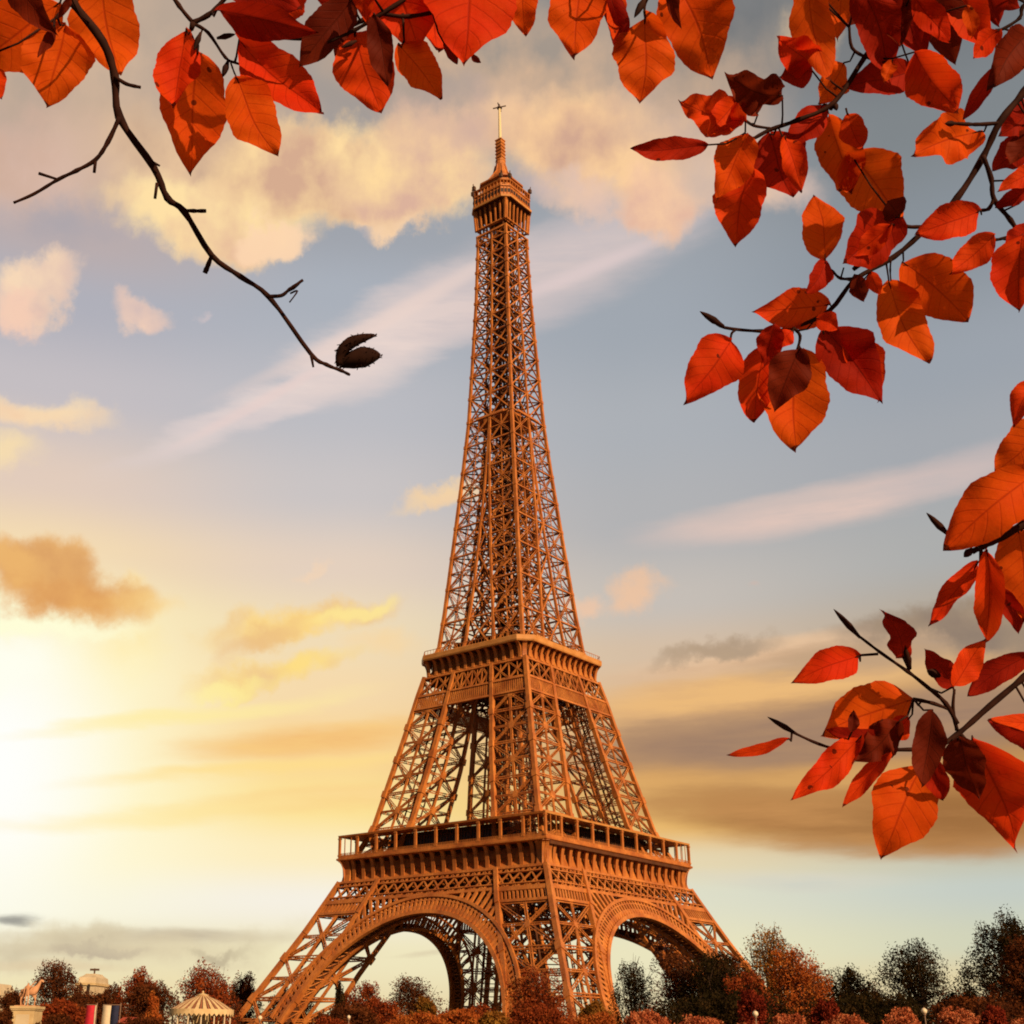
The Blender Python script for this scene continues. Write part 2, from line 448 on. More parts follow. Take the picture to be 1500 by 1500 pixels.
def thing(name, label, cat, loc=(0, 0, 0), rz=0, group=None):
    o = bpy.data.objects.new(name, None); COL.objects.link(o)
    o.location = loc; o.rotation_euler = (0, 0, rz); o.empty_display_size = .1
    return tag(o, label, cat, group)

# ------------------------------------------------------------------ ground
def gh(x, y):
    d = (x - CAM[0]) * math.sin(YAW) + (y - CAM[1]) * math.cos(YAW)
    t = min(1, max(0, (d - 190) / 75)); t = t * t * (3 - 2 * t)
    return 9.3 * (1 - t)
g = MB(); ax = np.concatenate([-np.geomspace(4000, 420, 9), np.linspace(-400, 400, 41), np.geomspace(420, 4000, 9)])
vs = [(x, y, gh(x, y)) for y in ax for x in ax]; k = len(ax)
g.add(vs, [(j * k + i, j * k + i + 1, (j + 1) * k + i + 1, (j + 1) * k + i) for j in range(k - 1) for i in range(k - 1)])
o = g.build('ground', mat('park_lawn_and_gravel', (.07, .055, .02), .95, (.13, .08, .04), .05), smooth=True); o['kind'] = 'structure'
# ------------------------------------------------------------------ the tower
ZT = [0, 14.7, 27.7, 37.5, 45, 52, 57.6, 66, 83, 97, 105, 112, 120, 131, 153, 176, 195, 213, 239, 262, 270, 277]
WT = [62.4, 54, 46.9, 41.6, 37.9, 34.6, 32.3, 28.5, 24.6, 21.4, 19.7, 18.0, 15.3, 14.1, 12.1, 10.1, 8.6, 7.75, 6.6, 5.95, 6.1, 6.8]
UZ = [0, 14.7, 27.7, 38, 45, 52, 57.6, 67, 83, 97, 110, 121, 138, 155, 173, 192, 280]
UT = [44.5, 36.6, 30.6, 25.2, 22.2, 19.6, 17.3, 14.2, 11.0, 8.8, 6.9, 5.1, 3.3, 2.0, .8, .12, .12]
wz = lambda z: float(np.interp(z, ZT, WT))
uz = lambda z: float(np.interp(z, UZ, UT))
tower = thing('iron_lattice_tower', 'tall wrought iron lattice tower on four arched legs, lit orange by low sun', 'tower')
# a face is number 0..3: local (u, z, out) -> world; face 0 looks to -y, 1 to +x, 2 to +y, 3 to -x
def fp(face, u, z, out=None, off=0.0):
    w = (wz(z) if out is None else out) + off
    return np.array([(u, -w, z), (w, u, z), (-u, w, z), (-w, -u, z)][face], float)
FN = [np.array([0, -1, .35]), np.array([1, 0, .35]), np.array([0, 1, .35]), np.array([-1, 0, .35])]

def leg(zs, sx, sy, name, cw, tw, star=True):
    br = MB()
    def P(i, j, z):   # corner i,j in {0 outer,1 inner}
        w, u = wz(z), uz(z)
        return np.array([sx * (u if i else w), sy * (u if j else w), z])
    faces = [((0, 0), (1, 0), (0, sy, .3)), ((0, 0), (0, 1), (sx, 0, .3)), ((1, 0), (1, 1), (sx, 0, .3)), ((0, 1), (1, 1), (0, sy, .3))]
    for (a, b, nrm) in faces:
        nrm = np.array(nrm, float)
        for z0, z1 in zip(zs[:-1], zs[1:]):
            A0, B0, A1, B1 = P(*a, z0), P(*b, z0), P(*a, z1), P(*b, z1)
            zm = (z0 + z1) / 2; Am, Bm = P(*a, zm), P(*b, zm)
            if tw > .6:
                br.truss(A0, B1, tw, nrm); br.truss(B0, A1, tw, nrm)
                br.truss(A1, B1, tw * 1.15, nrm, rail=.26)
            else:
                br.beam(A0, B1, tw, tw, nrm); br.beam(B0, A1, tw, tw, nrm); br.beam(A1, B1, tw * 1.2, tw, nrm)
            if star:
                br.truss(Am, Bm, tw * .8, nrm, rail=.2); br.truss((A0 + B0) / 2, (A1 + B1) / 2, tw * .9, nrm, rail=.22)
                c = (A0 + B0 + A1 + B1) / 4; n_ = nrm / np.linalg.norm(nrm)
                t = (A1 - A0) / np.linalg.norm(A1 - A0)
                br.beam(c - t * .9 - n_ * .1, c + t * .9 - n_ * .1, 1.5, .62, nrm)
    o = br.build(name, M['iron'], tower)
    for i in (0, 1):
        for j in (0, 1):
            c = MB(); zz = sorted(set([z for z in zs] + [z for z in ZT + UZ if zs[0] < z < zs[-1]]))
            for z0, z1 in zip(zz[:-1], zz[1:]):
                a, b = P(i, j, z0), P(i, j, z1)
                e = (b - a) / np.linalg.norm(b - a) * .12
                c.beam(a - e, b + e, cw * (1 if (i + j) < 2 else .8), cw * (1 if (i + j) < 2 else .8), (sx, 0, .2))
            for z in zs[1:-1]:      # splice plates: the slight bulges on the ribs
                a, b = P(i, j, z - .9), P(i, j, z + .9); c.beam(a, b, cw * 1.35, cw * 1.35, (sx, 0, .2))
            c.build('chord', M['iron'], o)
    return o

for sx in (1, -1):
    for sy in (1, -1):
        lg = leg([0.5, 10.5, 21, 31.5, 42.6], sx, sy, 'lower_leg', 1.25, .85)
        # lift rails running up inside the leg
        r = MB()
        for z0, z1 in zip([1, 15, 28, 38, 45], [15, 28, 38, 45, 56]):
            for du in (-2.2, 2.2):
                m0, m1 = (wz(z0) + uz(z0)) / 2, (wz(z1) + uz(z1)) / 2
                r.beam((sx * (m0 + du), sy * (m0 - du), z0), (sx * (m1 + du), sy * (m1 - du), z1), .7, .9)
                for q in range(7):
                    t = q / 7; m = m0 + (m1 - m0) * t; z = z0 + (z1 - z0) * t
                    r.beam((sx * (m - 2.2), sy * (m + 2.2), z), (sx * (m + 2.2), sy * (m - 2.2), z), .25)
        r.build('lift_rail', M['iron_deck_shade'], lg)  # shade inside the leg is painted in by the dark iron
        f = MB()
        for a in (62.4, 44.5):
            for b in (62.4, 44.5):
                x, y = sx * a, sy * b; f.box((x - 2.4, y - 2.4, -1), (x + 2.4, y + 2.4, .7)); f.box((x - 1.5, y - 1.5, .6), (x + 1.5, y + 1.5, 1.9))
        f.build('masonry_footing', M['stone'], lg)
        leg([57.6, 66, 76, 86, 95.5, 104.8], sx, sy, 'upper_leg', 1.15, .75)
        # lift shaft truss inside the upper leg
        r = MB()
        for z0, z1 in zip([58, 66, 83, 97], [66, 83, 97, 110]):
            for du, dv in ((-1.6, -1.6), (1.6, -1.6), (1.6, 1.6), (-1.6, 1.6)):
                m0, m1 = (wz(z0) + uz(z0)) / 2, (wz(z1) + uz(z1)) / 2
                r.beam((sx * (m0 + du), sy * (m0 + dv), z0), (sx * (m1 + du), sy * (m1 + dv), z1), .45)
                for q in range(4):
                    t = q / 4; m = m0 + (m1 - m0) * t; z = z0 + (z1 - z0) * t
                    r.beam((sx * (m - 1.6), sy * (m + dv), z), (sx * (m + 1.6), sy * (m - dv), z + 1.5), .22)
        r.build('lift_shaft', M['iron_deck_shade'], tower)  # dark leg interior put into the shaft's colour

# arches, lattice girders and arcade belts on the four faces
AZC, RI, RO = 4.0, 37.6, 41.7
def arcp(face, R, a, off=0.0):
    z = AZC + R * math.sin(a); u = R * math.cos(a)
    return fp(face, u, z, off=off)
for fc in range(4):
    m = MB(); n = FN[fc]
    a0 = math.radians(17); NA = 64
    for i in range(NA):
        a, b = a0 + (PI - 2 * a0) * i / NA, a0 + (PI - 2 * a0) * (i + 1) / NA
        m.beam(arcp(fc, RI, a, .5), arcp(fc, RI, b, .5), 1.0, .9, n)          # inner rim
        m.beam(arcp(fc, RI + 1.1, a, .3), arcp(fc, RI + 1.1, b, .3), 1.3, .3, n); m.beam(arcp(fc, RI + 3.0, a, .35), arcp(fc, RI + 3.0, b, .35), .3, .4, n)
        m.beam(arcp(fc, RO, a, .5), arcp(fc, RO, b, .5), .8, .8, n)           # outer rim
        # soffit: second ring deeper in, plus plates between
        m.beam(arcp(fc, RI, a, -4.2), arcp(fc, RI, b, -4.2), .9, .6, n)
        m.beam(arcp(fc, RO, a, -4.2), arcp(fc, RO, b, -4.2), .6, .5, n)
        if i % 2 == 0:
            m.beam(arcp(fc, RI + .1, a, .3), arcp(fc, RI + .1, a, -4.2), .35, .3)
            m.beam(arcp(fc, RI + .1, a, .2), arcp(fc, RI + .1, a + (b - a) * 2, -4.2), .22, .2)
            m.beam(arcp(fc, RI + .1, a + (b - a) * 2, .2), arcp(fc, RI + .1, a, -4.2), .22, .2)
            m.beam(arcp(fc, RI, a, -4.2), arcp(fc, RO, b, -4.2), .25, .25, n)
            m.beam(arcp(fc, RI, b, -4.2), arcp(fc, RO, a, -4.2), .25, .25, n)
    NR = 72
    for i in range(NR):
        a = a0 + (PI - 2 * a0) * (i + .5) / NR
        m.beam(arcp(fc, RI + .3, a, .3), arcp(fc, RO - .2, a, .3), .66, .5, n)   # arcade ribs
    ar = m.build('arch', M['iron'], tower)
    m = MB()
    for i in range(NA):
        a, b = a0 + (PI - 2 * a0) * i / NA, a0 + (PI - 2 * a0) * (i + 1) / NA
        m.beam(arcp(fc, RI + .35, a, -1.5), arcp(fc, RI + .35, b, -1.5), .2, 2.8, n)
    m.build('soffit_shade_plate', M['iron_deck_shade'], ar)  # added dark sheet; the unlit arch underside is put into its colour
    # spandrel: radial bars from the ring out to the belt or the leg's inner rib
    for s in (1, -1):
        m = MB()
        for i in range(30):
            th = math.radians(31 + i * 2.75)
            if th > math.radians(76): break
            a = th if s > 0 else PI - th
            R2 = RO
            while R2 < 70:
                z = AZC + R2 * math.sin(th); u = R2 * math.cos(th)
                if z > 45.9 or u > uz(z) + .3: break
                R2 += .15
            if R2 - RO < .35: continue
            m.beam(arcp(fc, RO, a, .25), arcp(fc, R2, a, .25), .82, .45, n)
        m.build('spandrel', M['iron'], tower)
    # lattice girder
    m = MB(); z0, z1 = 46.3, 51.2
    for z, th in ((46.1, .75), (51.3, .6), (50.1, .3), (47.2, .28)):
        m.beam(fp(fc, -wz(z), z, off=.15), fp(fc, wz(z), z, off=.15), th, .7, (0, 0, 1) if False else n)
    pitch = 3.45; kk = 20
    for i in range(-kk, kk):
        for hh, wd in ((0, .34),):
            u0 = i * pitch; 
            for s in (1, -1):
                a = u0 * 1.0; b = u0 + s * pitch * 1.35
                if max(abs(a), abs(b)) < wz(z0) - .5:
                    m.beam(fp(fc, a, z0, off=.12), fp(fc, b, z1, off=.12), wd, .35, n)
        for q in range(2):
            u1 = (i + q * .5) * pitch
            if abs(u1) < wz(50) - 1.5:
                m.beam(fp(fc, u1, 50.1, off=.1), fp(fc, u1 + .9, 51.2, off=.1), .22, .25, n)
                m.beam(fp(fc, u1 + .9, 50.1, off=.1), fp(fc, u1, 51.2, off=.1), .22, .25, n)
                m.beam(fp(fc, u1, 46.2, off=.1), fp(fc, u1 + 1.2, 47.2, off=.1), .24, .25, n)
    # second leaf of the girder 3 m inside
    for i in range(-kk, kk):
        for s in (1, -1):
            a = i * pitch; b = a + s * pitch * 1.35
            if max(abs(a), abs(b)) < wz(z1) - 3:
                m.beam(fp(fc, a, z0, off=-3), fp(fc, b, z1, off=-3), .4, .3, n)
    m.build('lattice_girder', M['iron'], tower)
    # arcade belts across the legs below the girder
    for s in (1, -1):
        m = MB()
        for z, th in ((42.9, .7), (45.6, .45)):
            m.beam(fp(fc, s * (uz(z) - .2), z, off=.15), fp(fc, s * wz(z), z, off=.15), th, .6, n)
        q = 13
        for i in range(q + 1):
            t = i / q
            m.beam(fp(fc, s * (uz(43) + (wz(43) - uz(43)) * t), 43, off=.1), fp(fc, s * (uz(45.6) + (wz(45.6) - uz(45.6)) * t), 45.6, off=.1), .5, .4, n)
        m.build('arcade_belt', M['iron'], tower)
    # ribs crossing the girder zone up to the platform
    for s in (1, -1):
        m = MB(); m2 = MB()
        for fz in ((42.6, 47), (47, 51.5)):
            m.beam(fp(fc, s * uz(fz[0]), fz[0], off=.45), fp(fc, s * uz(fz[1]), fz[1], off=.45), 1.1, .9, n)
            if s > 0: m2.beam(fp(fc, s * wz(fz[0]), fz[0]), fp(fc, s * wz(fz[1]), fz[1]), 1.25, 1.25, n)
        m.build('rib', M['iron'], tower)
        if s > 0: m2.build('corner_rib', M['iron'], tower)

# first platform
SP = 35.35
plat = MB()
for (a, b) in ((-SP, -13), (13, SP)):
    plat.box((a, -SP + 1.6, 56.5), (b, SP - 1.6, 57.5))
plat.box((-13, -SP + 1.6, 56.5), (13, -13, 57.5)); plat.box((-13, 13, 56.5), (13, SP - 1.6, 57.5))
first = plat.build('first_platform', M['iron_deck_shade'], tower)
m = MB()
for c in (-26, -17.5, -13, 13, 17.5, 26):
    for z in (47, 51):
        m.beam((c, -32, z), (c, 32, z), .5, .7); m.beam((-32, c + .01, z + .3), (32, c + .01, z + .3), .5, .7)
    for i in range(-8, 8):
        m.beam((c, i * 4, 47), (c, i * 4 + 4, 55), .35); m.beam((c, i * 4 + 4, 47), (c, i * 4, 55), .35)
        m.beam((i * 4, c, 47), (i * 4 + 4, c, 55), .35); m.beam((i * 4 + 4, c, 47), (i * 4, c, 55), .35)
m.build('floor_truss', M['iron_deck_shade'], first)
for fc in range(4):
    # frieze wall behind the consoles, cornice, balcony fascia
    m = MB()
    c = [(34.3, 51.4), (34.3, 51.9), (33.8, 52.1), (32.6, 54.2), (32.3, 57.3), (32.0, 57.3), (32.3, 51.4)]
    def strip(prof, mm, lim=None):
        k = len(prof); vs = []
        for s in (-1, 1):
            for r_, z in prof: vs.append(fp(fc, s * (r_ if lim is None else lim), z, out=r_))
        mm.add(vs, [(i, (i + 1) % k, k + (i + 1) % k, k + i) for i in range(k)])
    strip(c, m); m.build('frieze', M['iron'], first)
    m = MB()
    strip([(SP - 3.1, 57.3), (SP, 57.3), (SP + .35, 57.5), (SP + .35, 57.95), (SP, 58.05), (SP, 58.75), (SP - .25, 58.85), (SP - .25, 57.6), (SP - 3.1, 57.6)], m)
    m.build('balcony', M['iron'], first)
    m = MB()
    strip([(SP - 5.2, 63.75), (SP, 63.75), (SP + .1, 64.25), (SP - 5.2, 64.6)], m)
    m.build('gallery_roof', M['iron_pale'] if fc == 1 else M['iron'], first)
    # handrail
    m = MB()
    for z in (59.3, 59.0): m.beam(fp(fc, -SP, z, out=SP - .15), fp(fc, SP, z, out=SP - .15), .12, .12)
    for i in range(100): 
        u = -SP + 70.7 * i / 100; m.beam(fp(fc, u, 58.5, out=SP - .15), fp(fc, u, 59.3, out=SP - .15), .08)
    m.build('handrail', M['iron'], first)
    # pavilion behind the gallery
    m = MB()
    m.add([fp(fc, u, z, out=r_) for u in (-20, 20) for r_, z in ((30.6, 57.2), (30.0, 63.7), (24, 63.7), (24, 57.2))], [(0, 1, 5, 4), (1, 2, 6, 5), (2, 3, 7, 6), (3, 0, 4, 7), (0, 3, 2, 1), (4, 5, 6, 7)])
    pv = m.build('pavilion', M['glass'], first)
    m = MB()
    for i in range(41):
        u = -20 + i; m.beam(fp(fc, u, 57.2, out=30.75), fp(fc, u, 63.7, out=30.15), .14 if i % 4 else .4, .12)
    for z in (58.6, 62.4): m.beam(fp(fc, -20, z, out=30.7 - (z - 57.2) * .09), fp(fc, 20, z, out=30.7 - (z - 57.2) * .09), .16)
    m.build('mullions', M['iron_deck_shade'], pv)

def bracket_mesh(name, top, r0, r1, z0, z1, th, mtl):
    """scrolled console: profile in (out, z), extruded by th"""
    K = 9; prof = []
    for i in range(K + 1):
        t = i / K
        prof.append((r0 + (r1 - r0) * (1 - math.cos(t * PI / 2)) , z0 + (z1 - z0) * math.sin(t * PI / 2) ** .9))
    prof = [(r0 - .35, z0 - .3), (r0 + .25, z0 - .3)] + prof + [(r1, z1 + .001), (r0 - .35, z1 + .001)]
    m = MB(); k = len(prof); vs = []
    for s in (-1, 1):
        for r_, z in prof: vs.append((s * th / 2, -r_, z))
    m.add(vs, [tuple(range(k)), tuple(range(k, 2 * k))[::-1]] + [(i, k + i, k + (i + 1) % k, (i + 1) % k) for i in range(k)])
    # flange along the curved edge, wider than the web
    for (a, b) in zip(prof[1:-2], prof[2:-1]):
        m.beam((0, -a[0] - .05, a[1]), (0, -b[0] - .05, b[1]), th * 1.6, .14, (0, -1, -1))
    return m.mesh(name, mtl)

def put(me, name, parent, fc, u):
    o = bpy.data.objects.new(name, me); COL.objects.link(o); o.parent = parent
    o.rotation_euler = (0, 0, fc * PI / 2)
    ang = fc * PI / 2
    o.location = (u * math.cos(ang), u * math.sin(ang), 0)
    return o
b1 = bracket_mesh('console_bracket', 0, 33.9, SP - .1, 51.9, 57.28, .7, M['iron'])
for fc in range(2):
    for i in range(20): put(b1, 'console_bracket', first, fc, -33.9 + 67.8 * i / 19)
m = MB(); bv = np.array([v.co[:] for v in b1.vertices]); bfs = [tuple(p.vertices) for p in b1.polygons]
for fc in (2, 3):
    for i in range(20):
        u = -33.9 + 67.8 * i / 19; a = fc * PI / 2; q = bv + np.array([u, 0, 0])
        m.add(np.stack([q[:, 0] * math.cos(a) - q[:, 1] * math.sin(a), q[:, 0] * math.sin(a) + q[:, 1] * math.cos(a), q[:, 2]], 1), bfs)
o = m.build('far_console_brackets', M['iron'], first); o['kind'] = 'stuff'
def corner_brackets(parent, r0, r1, z0, z1, th):
    me = bracket_mesh('corner_bracket', 0, r0, r1, z0, z1, th, M['iron'])
    for q in range(4):
        o = bpy.data.objects.new('corner_bracket', me); COL.objects.link(o); o.parent = parent; o.rotation_euler = (0, 0, PI / 4 + q * PI / 2)
corner_brackets(first, 34.0 * 2 ** .5, 35.2 * 2 ** .5, 51.5, 57.25, 1.1)
for q in range(4):
    m = MB(); vs = []
    for w_, z in ((34.75, 51.35), (34.45, 52.2), (34.2, 53.6), (34.3, 55.2), (34.7, 56.4), (35.15, 57.27)):
        vs += [(31.6, -w_, z), (w_, -w_, z), (w_, -31.6, z), (31.6, -31.6, z)]
    m.add(vs, [(i * 4 + j, i * 4 + (j + 1) % 4, i * 4 + 4 + (j + 1) % 4, i * 4 + 4 + j) for i in range(5) for j in range(4)] + [(0, 3, 2, 1), (20, 21, 22, 23)])
    o = m.build('corner_pier', M['iron'], first); o.rotation_euler = (0, 0, q * PI / 2)
pm = MB(); pm.box((-.36, -SP + .05, 58.6), (.36, -SP + .55, 63.76)); pm.box((-.48, -SP - .06, 58.55), (.48, -SP + .62, 58.95)); pm.box((-.5, -SP - .06, 63.2), (.5, -SP + .62, 63.5)); pm = pm.mesh('gallery_post', M['iron'])
for fc in range(4):
    for i in range(10):
        if i in (0,) : u = -SP + .3
        else: u = -SP + 7.07 * i
        put(pm, 'gallery_post', first, fc, u)
# slim posts where the corner bays stand open
m = MB()
for fc in range(4):
    for s in (-1, 1):
        for q in (2.4, 4.8): m.beam(fp(fc, s * (SP - q), 57, out=SP - .2), fp(fc, s * (SP - q), 63.75, out=SP - .2), .16)
m.build('glazing_bars', M['iron'], first)

# second platform
S2 = 20.5
def octo(w, c): return [(w, -w + c), (w, w - c), (w - c, w), (-w + c, w), (-w, w - c), (-w, -w + c), (-w + c, -w), (w - c, -w)]
def ring(m, prof, c, k=8):
    """closed profile (w, z) swept round a chamfered square"""
    vs = []; n_ = len(prof)
    for w_, z in prof:
        for (x, y) in octo(w_, c): vs.append((x, y, z))
    m.add(vs, [(i * 8 + j, i * 8 + (j + 1) % 8, ((i + 1) % n_) * 8 + (j + 1) % 8, ((i + 1) % n_) * 8 + j) for i in range(n_) for j in range(8)])
m = MB(); m.prism(octo(S2 - .5, 3.3), 115.0, 115.7)
second = m.build('second_platform', M['iron_deck_shade'], tower)
m = MB(); ring(m, [(17.4, 110.3), (18.7, 110.3), (18.7, 110.8), (18.35, 111.0), (17.6, 112.6), (17.5, 115.0), (17.2, 115.0)], 1.6); m.build('frieze', M['iron'], second)
m = MB(); ring(m, [(S2 - 3, 115.1), (S2, 115.1), (S2 + .15, 115.5), (S2 + .15, 116.7), (S2 - .1, 116.9), (S2 - .3, 116.9), (S2 - .3, 115.8), (S2 - 3, 115.8)], 3.5); m.build('balcony', M['iron_pale'], second)
m = MB(); ring(m, [(S2 - .35, 118.0), (S2 - .2, 118.0), (S2 - .2, 118.12), (S2 - .35, 118.12)], 3.5)
for (a, b) in zip(octo(S2 - .27, 3.5), octo(S2 - .27, 3.5)[1:] + octo(S2 - .27, 3.5)[:1]):
    a, b = np.array(a), np.array(b); q = int(np.linalg.norm(b - a) / 1.1)
    for i in range(q): p = a + (b - a) * i / q; m.beam((*p, 116.8), (*p, 118.05), .08)
m.build('handrail', M['iron'], second)
b2 = bracket_mesh('console_bracket', 0, 18.5, S2 - .15, 111.0, 115.05, .6, M['iron'])
for fc in range(2):
    for i in range(13): put(b2, 'console_bracket', second, fc, -16.6 + 33.2 * i / 12)
m = MB(); bv = np.array([v.co[:] for v in b2.vertices]); bfs = [tuple(p.vertices) for p in b2.polygons]
for fc in (2, 3):
    for i in range(13):
        u = -16.6 + 33.2 * i / 12; a = fc * PI / 2; q = bv + np.array([u, 0, 0])
        m.add(np.stack([q[:, 0] * math.cos(a) - q[:, 1] * math.sin(a), q[:, 0] * math.sin(a) + q[:, 1] * math.cos(a), q[:, 2]], 1), bfs)
o = m.build('far_console_brackets', M['iron'], second); o['kind'] = 'stuff'
corner_brackets(second, 24.7, 26.3, 110.9, 115.05, .8)
m = MB()
for sx in (-1, 1):
    for sy in (-1, 1):
        m.box((min(sx * 8, sx * 13), min(sy * 8, sy * 13), 115.8), (max(sx * 8, sx * 13), max(sy * 8, sy * 13), 119.6))
        m.box((min(sx * 15.8, sx * 18), min(sy * 6.5, sy * 12), 115.8), (max(sx * 15.8, sx * 18), max(sy * 6.5, sy * 12), 118.6))
m.build('kiosk', M['iron_pale'], second)
m = MB(); m.prism(octo(13.2, 2), 120.4, 121.0); m.build('upper_deck', M['iron_deck_shade'], second)
for fc in range(4):
    n = FN[fc]; m = MB()
    for z, th in ((100.6, .55), (104.6, .6), (110.2, .6)):
        m.beam(fp(fc, -wz(z), z, off=.2), fp(fc, wz(z), z, off=.2), th, .5, n)
    q = 56
    for i in range(q):      # close set uprights of the solid belt
        t = -1 + 2 * (i + .5) / q
        m.beam(fp(fc, t * wz(100.6), 100.6, off=.12), fp(fc, t * wz(104.6), 104.6, off=.12), .34, .3, n)
    for (t0, t1) in ((-1, -uz(107) / wz(107)), (-uz(107) / wz(107), 0), (0, uz(107) / wz(107)), (uz(107) / wz(107), 1)):
        for h_ in range(2):
            a, b = t0 + (t1 - t0) * h_ / 2, t0 + (t1 - t0) * (h_ + 1) / 2
            for p, q2 in ((a, b), (b, a)):
                m.truss(fp(fc, p * wz(104.8), 104.8, off=.1), fp(fc, q2 * wz(110), 110, off=.1), .5, n, rail=.16, lace=.08)
            m.beam(fp(fc, b * wz(104.8), 104.8, off=.1), fp(fc, b * wz(110), 110, off=.1), .3, .3, n)
            c = (a + b) / 2
            m.beam(fp(fc, c * wz(104.8), 104.8, off=.1), fp(fc, c * wz(110), 110, off=.1), .2, .2, n)
    m.build('upper_lattice_girder', M['iron'], tower)
    for s in (1, -1):
        m = MB(); m.beam(fp(fc, s * uz(104.8), 104.8, off=.3), fp(fc, s * uz(110.3), 110.3, off=.3), 1.0, .8, n); m.build('rib', M['iron'], tower)
    m = MB(); m.beam(fp(fc, wz(104.8), 104.8), fp(fc, wz(110.8), 110.8), 1.15, 1.15, n); m.build('corner_rib', M['iron'], tower)
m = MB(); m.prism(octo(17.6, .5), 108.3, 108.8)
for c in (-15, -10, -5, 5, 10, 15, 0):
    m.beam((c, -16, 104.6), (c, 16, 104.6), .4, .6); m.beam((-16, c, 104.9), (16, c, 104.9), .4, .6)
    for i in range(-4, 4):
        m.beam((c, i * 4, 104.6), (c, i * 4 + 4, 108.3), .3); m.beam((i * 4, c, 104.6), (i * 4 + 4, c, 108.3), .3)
m.build('floor_truss', M['iron_deck_shade'], second)  # slab and beams coloured dark to paint the shade under the floor

# shaft above the second platform
zs = [116.0]; h = 11.6
while zs[-1] < 264:
    z = zs[-1]; h = float(np.interp(z, [116, 150, 195, 230, 265], [11.4, 9.8, 8.6, 6.6, 5.2])); zs.append(z + h)
zs[-1] = 267.0
sh = MB()
for fc in range(4):
    n = FN[fc]
    for z0, z1 in zip(zs[:-1], zs[1:]):
        u0, u1, w0, w1 = uz(z0), uz(z1), wz(z0), wz(z1)
        th = float(np.interp(z0, [116, 265], [.46, .36]))
        for s in (1, -1):
            a0, b0, a1, b1_ = fp(fc, s * w0, z0), fp(fc, s * u0, z0), fp(fc, s * w1, z1), fp(fc, s * u1, z1)
            if z0 < 190:
                sh.truss(a0, b1_, th * 1.5, n, rail=.15, lace=.08, depth=.25); sh.truss(b0, a1, th * 1.5, n, rail=.15, lace=.08, depth=.25)
                zm = (z0 + z1) / 2
                sh.beam(fp(fc, s * wz(zm), zm), fp(fc, s * uz(zm), zm), th * .7, .25, n)
                sh.beam((a0 + b0) / 2, (a1 + b1_) / 2, th * .6, .2, n)
            else:
                sh.beam(a0, b1_, th, th, n); sh.beam(b0, a1, th, th, n)
                c = (a0 + b0) / 2; d = (a1 + b1_) / 2
            sh.beam(a1, b1_, th * 1.25, th, n)
            # inner faces of each pier
            if u0 > 1.0:
                i0, i1 = fp(fc, s * u0, z0, out=u0), fp(fc, s * u1, z1, out=u1)
                sh.beam(b0, i1, th, th); sh.beam(i0, b1_, th, th); sh.beam(i1, b1_, th, th)
        if u0 > .6:
            sh.beam(fp(fc, -u0, z0, off=-.05), fp(fc, u1, z1, off=-.05), th, .25, n); sh.beam(fp(fc, u0, z0, off=-.05), fp(fc, -u1, z1, off=-.05), th, .25, n)
            sh.beam(fp(fc, -u1, z1), fp(fc, u1, z1), th * 1.1, .3, n)
pb = MB()
for z0, z1 in zip(zs[:-1], zs[1:]):
    for z in (z0, (z0 + z1) / 2):
        w = wz(z) - .3
        for k_ in (-1, 1):
            pb.beam((-w, -w * k_, z), (w, w * k_, z), .35, .35); pb.beam((k_ * w, 0, z), (0, k_ * w, z), .3); pb.beam((k_ * w, 0, z), (0, -k_ * w, z), .3)
        f_ = min(w - .8, 3.4)
        pb.beam((-f_, -f_, z), (f_, -f_, z + 2.4), .9, .5); pb.beam((f_, f_, z), (-f_, f_, z + 2.4), .9, .5)
    if z0 > 120 and uz(z0) > .5:
        u0, u1, w0, w1 = uz(z0), uz(z1), wz(z0), wz(z1)
        for sx in (1, -1):
            for sy in (1, -1):      # inward faces of the four piers
                for (a, b) in (((u0, w0), (u1, u1)), ((u0, u0), (u1, w1))):
                    sh.beam((sx * a[0], sy * a[1], z0), (sx * b[0], sy * b[1], z1), .36); sh.beam((sx * a[1], sy * a[0], z0), (sx * b[1], sy * b[0], z1), .36)
                sh.beam((sx * u0, sy * u0, z0), (sx * u1, sy * u1, z1), .6)
shaft = sh.build('shaft', M['iron'], tower)
pb.build('inner_bracing_and_stairs', M['iron_deck_shade'], shaft)  # bracing added for density, tower's inner shade put into its dark colour
for fc in range(4):
    m = MB(); zz = sorted(set(zs + [z for z in ZT if 116 < z < 267]))
    for z0, z1 in zip(zz[:-1], zz[1:]):
        cw = float(np.interp(z0, [116, 265], [1.0, .8]))
        m.beam(fp(fc, wz(z0), z0), fp(fc, wz(z1), z1), cw, cw, FN[fc])
    for z in zs[1:-1]: m.beam(fp(fc, wz(z - .5), z - .5), fp(fc, wz(z + .5), z + .5), 1.15, 1.15, FN[fc])
    m.build('chord', M['iron_pale'] if False else M['iron'], shaft)
    for s in (1, -1):
        m = MB(); zz = sorted(set(zs + [z for z in ZT + UZ if 116 < z < 267]))
        for z0, z1 in zip(zz[:-1], zz[1:]):
            if s < 0 and z0 > 195: continue
            cw = float(np.interp(z0, [116, 190, 265], [.75, .55, .6]))
            m.beam(fp(fc, s * uz(z0), z0, off=.05), fp(fc, s * uz(z1), z1, off=.05), cw, cw, FN[fc])
        m.build('inner_chord', M['iron'], shaft)
m = MB()
